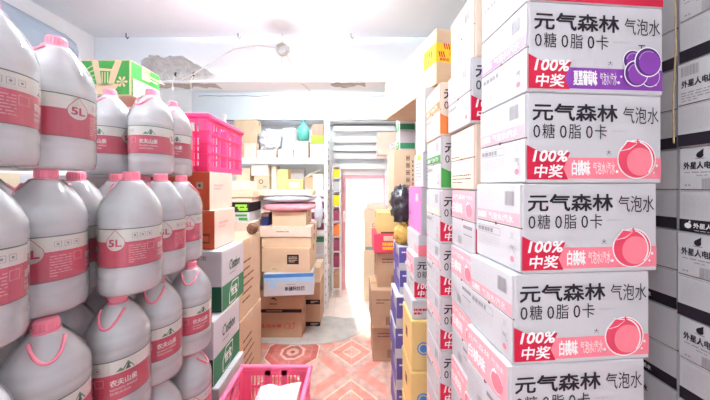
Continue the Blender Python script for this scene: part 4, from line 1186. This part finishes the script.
# third stack
for n_ in range(8):
    z = .10 + STEP * n_; x, y = .362, 1.14
    if n_ == 7: water('kraft carton with orange bottom print, top of the third right stack', x, y, z, R(0), 'orange', 'W', KRAFT_P)
    elif n_ == 6: water('white carton with green bottom print, second from the top of the third right stack', x + .004, y, z, R(0), 'green', 'W', sf='green')
    else: water('sparkling water carton in the third right stack, %s from the floor' % ('first' if n_ == 0 else PLACE[n_]), x, y, z, 0, 'peach', 'W', sf='peach' if n_ < 5 else 'brown')
pallet('wooden pallet under the third right-hand carton stack', .37, .735, 1.145, 1.345, .10, 3)
# fourth stack
DXX, DYY = .318, 1.44
carton('white_flat_carton', 'flat white carton between the yellow cartons and the fourth right stack', 'carton', (.305, 1.425, .7845), (.36, .26, .10), 0, WHITEC, None, 'top', None, Pr().micro(.01, .09, .02, .06, 2, RED, 0, 4, .6), None, 'wf0')
water('white sparkling water carton above the yellow cartons in the fourth right stack', DXX, DYY, .885, 0, 'peach', 'P')
lp = Pr(); lp.micro(.03, .2, .07, .1, 2, INK_L, 0, 3, .3); lp.rect(.2, .29, .01, .05, PINK_L, 0)
carton('white_flat_carton', 'flat white carton under the magenta box in the fourth right stack', 'carton', (.34, 1.435, 1.116), (.35, .30, .118), 0, WHITEC, None, 'top', None, Pr().rect(.0, .1, .0, .06, PINK, 0), lp, 'wf')
lp = [Pr().rect(.2, .27, .17, .22, PINK_L, 0).micro(.205, .265, .175, .215, 4, WINK, 1, 3), Pr().circ(.05, .09, .014, PURP, 0, 10)]
carton('magenta_box', 'magenta pink box in the fourth right stack above the black bag level', 'carton', (.353, 1.435, 1.2345), (.33, .32, .255), 0, MAGE, None, 'top', None, Pr().rect(.002, .32, .002, .25, GREYC, 0), lp, 'mag')
lp = Pr(); lp.micro(.03, .17, .03, .14, 6, INK_G, 0, 3, .3); lp.rect(.08, .16, .15, .18, LIME, 0)
carton('grey_carton', 'grey carton standing on the magenta box', 'carton', (.365, 1.44, 1.490), (.3, .2, .19), 0, GREYC, None, 'top', None, Pr().micro(.02, .2, .03, .15, 6, INK_G, 0, 4, .3), lp, 'grc')
carton('white_carton', 'white carton between the grey carton and the long taped carton', 'carton', (.375, 1.44, 1.6805), (.3, .2, .348), 0, WHITEC, None, 'top', None, Pr().micro(.02, .2, .1, .3, 8, INK_L, 0, 4, .3), None, 'wcc')
# long carton with yellow tape on top
lw, ld, lh = .34, .80, .295
lc = thing('long_taped_carton', 'long kraft carton with yellow and red sealing tape lying across the right stacks', 'carton', (.425, 1.405, 2.031), R(13))
b = MB(); b.box(0, lw, 0, ld, 0, lh, KRAFT, .003); b.build('body', lc)
b = MB(); b.box(.004, lw / 2 - .002, -.003, 0, .004, lh - .004, KRAFT); b.build('end_flap', lc)
b = MB(); b.box(lw / 2 + .002, lw - .004, -.003, 0, .004, lh - .004, KRAFT); b.build('end_flap', lc)
tp = Pr(); ty0, ty1 = lh * .40, lh * .74
tp.rect(-.001, lw, ty0, ty1, YEL, 0)
for (x0, y0) in ((.05, .64), (.02, .49), (.115, .345 + .07), (.165, .57), (.24, .64), (.3, .45)):
    for k in range(3):
        xx = x0 + k * .013
        tp.poly([(xx, lh * y0), (xx + .007, lh * y0), (xx - .008 + .007, lh * (y0 + .1)), (xx - .008, lh * (y0 + .1))], RED, 1)
tp.text('易碎品', .1, .16, lh * .64, lh * .71, RED, 1, .02); tp.text('小心轻放', .075, .13, lh * .52, lh * .585, RED, 1); tp.text('易碎品', .02, .075, lh * .42, lh * .48, RED, 1, .02); tp.text('易碎品', .2, .26, lh * .44, lh * .5, RED, 1, .02)
tm_ = MB()
for pts, fs, m, l in tp.items: tm_.add([(a, -.0038 - .0005 * l, c) for a, c in pts], fs, m)
tm_.add([(-.0012, 0, ty0), (-.0012, .13, ty0), (-.0012, .13, ty1), (-.0012, 0, ty1), (-.0012, -.0038, ty0), (-.0012, -.0038, ty1)], [(0, 1, 2, 3), (4, 0, 3, 5)], YEL)
for k in range(3): tm_.add([(-.0018, .03 + k * .02, ty0 + .02), (-.0018, .04 + k * .02, ty0 + .02), (-.0018, .05 + k * .02, ty1 - .02), (-.0018, .04 + k * .02, ty1 - .02)], [(0, 1, 2, 3)], RED)
tm_.build('yellow_tape', lc)

# purple stack with bags
PX_, PY_ = .285, 1.74
for k, (x, y, z, h) in enumerate(((.262, 1.70, 0, .20), (.262, 1.70, .2005, .20), (.255, 1.70, .401, .19), (.262, 1.70, .5915, .195), (.29, 1.74, .787, .16), (.285, 1.74, .9475, .15))):
    lp = Pr(); lp.rect(.002, .248, .002, h * .6, VIOL, 0); lp.rect(.05, .14, h * .6, h * .95, VIOL, 0); lp.micro(.14, .24, h * .55, h * .9, 4, INK_G, 0, k)
    fp = Pr(); fp.rect(.002, .3, h * .3, h - .005, VIOL, 0); fp.micro(.02, .08, h * .7, h * .82, 1, WINK, 1, 3)
    fp.circ(.17, h * .33, .13, WINK, 1, 24, h * .3)
    carton('purple_carton', 'white and violet carton in the slim stack by brown cartons, %s up' % ('first' if k == 0 else PLACE[k]), 'carton', (x, y, z), (.31, .25, h), 0, WHITEC, None, 'top', 'purple cartons', fp, lp, 'pu%d' % k)
# (bags on the purple stack)
yb = blob('cloth_bundle', (.325, 1.82, 1.0985 + .065), (.06, .055, .068), YELB, 5, .3, 4); tag(yb, 'crumpled ochre yellow bag under the black bag', 'bag')
kb = blob('bin_bag', (.322, 1.86, 1.232 + .135), (.07, .10, .13), BLACKB, 8, .28, 3.2, 40, 28); tag(kb, 'shiny crumpled black plastic bag on the ochre bag', 'bag')
# yellow cartons at the foot
for k, (z, h) in enumerate(((0, .26), (.2605, .26), (.521, .262))):
    fp = Pr(); fp.circ(.065, h * .45, .035, BLUE, 0, 20); fp.circ(.065, h * .45, .027, KRAFT_Y, 1, 20); fp.circ(.065, h * .45, .021, BLUE, 2, 20)
    lp = Pr(); lp.rect(.1, .15, h * .45, h * .65, INK_B, 0)
    carton('yellow_carton', 'yellow kraft carton with a blue round logo at the foot of the fourth stack, %s' % ('lowest', 'middle', 'topmost')[k], 'carton', (.288 + .004 * k, 1.385 + .01 * k, z), (.36, .25, h), 0, KRAFT_Y, None, 'top', 'yellow cartons', fp, lp, 'yc')

# ================================================================== FAR RIGHT: BLACK BANDED CARTONS
GD, GH, GW = .365, .2385, .36
def g_art(kind):
    p = Pr(); d, H_ = GD, GH
    p.rect(.002, d - .002, .002, .036, INK, 0)
    p.rect(.006, d - .01, .114, .1152, INK_G, 0)
    for x in (.0, .17):
        if kind == 1:
            p.circ(x + .022, .019, .008, WINK, 1, 12); p.poly([(x + .022, .027), (x + .026, .034), (x + .029, .028)], WINK, 1); p.text('外星人电解质水', x + .034, x + .125, .013, .028, WINK, 1, .02); p.micro(x + .036, x + .12, .005, .009, 1, INK_L, 1, 3)
        elif x == 0: p.text('外星人', .09, .13, .013, .028, WINK, 1, .02)
        p.micro(x + .012, x + .16, .045, .105, 13, INK_L, 1, kind + 2, .42)
        if kind == 2:
            p.bars(x + .012, x + .05, .198, .226, INK_G, 1, 6); p.text('外星人电解质水', x + .012, x + .115, .166, .187, INK, 1, .025); p.micro(x + .012, x + .11, .125, .155, 4, INK_G, 1, 5, .4)
        else:
            p.circ(x + .048, .214, .008, INK, 1, 14); p.poly([(x + .042, .22), (x + .056, .231), (x + .055, .213)], INK, 1); p.rect(x + .038, x + .058, .2035, .206, INK_G, 1)
            p.text('外星人电解质水', x + .012, x + .115, .176, .197, INK, 1, .025); p.micro(x + .014, x + .11, .165, .170, 1, INK_G, 1, 5, .6); p.micro(x + .04, x + .07, .157, .161, 1, INK_G, 1, 6, .6)
            p.frame(x + .012, x + .042, .125, .139, .0008, INK_L, 1); p.micro(x + .015, x + .039, .129, .135, 1, INK_G, 1, 4, .7); p.bars(x + .052, x + .082, .122, .15, INK_G, 1, 8)
    return p.mesh('side_print', map_left(GD))
GA = [g_art(k) for k in range(3)]
pallet('wooden pallet under the black-banded cartons at the far right', .93, 1.3, .41, 1.16, .17, 5)
for n_ in range(9):
    z = .17 + .2395 * n_
    carton('banded_drink_carton', 'white black-banded drink carton at the right frame edge, %s from the floor' % ('first' if n_ == 0 else PLACE[n_]), 'carton', (.93 + (.006 if n_ % 2 else 0), .772 - GD, z), (GW, GD, GH), 0, WHITEC, None, 'left', 'black-banded drink cartons', None, GA[(2, 0, 0, 0, 0, 1, 2, 0, 0)[n_]], 'gd')
    carton('banded_drink_carton', 'white black-banded drink carton in the gap behind nearest stack, %s from floor' % ('first' if n_ == 0 else PLACE[n_]), 'carton', (.955, .79, z), (GW, GD, GH), 0, WHITEC, None, 'left', 'black-banded drink cartons', None, GA[1], 'gd')
b = MB(); b.tube([(.93, .777, 2.33), (.922, .772, 2.32), (.919, .768, 2.1), (.921, .766, 1.9), (.915, .768, 1.75), (.917, .768, 1.62)], .002, ROPE, 6)
tag(b.build('packing_string'), 'beige packing string hanging down the black-banded cartons', 'string')
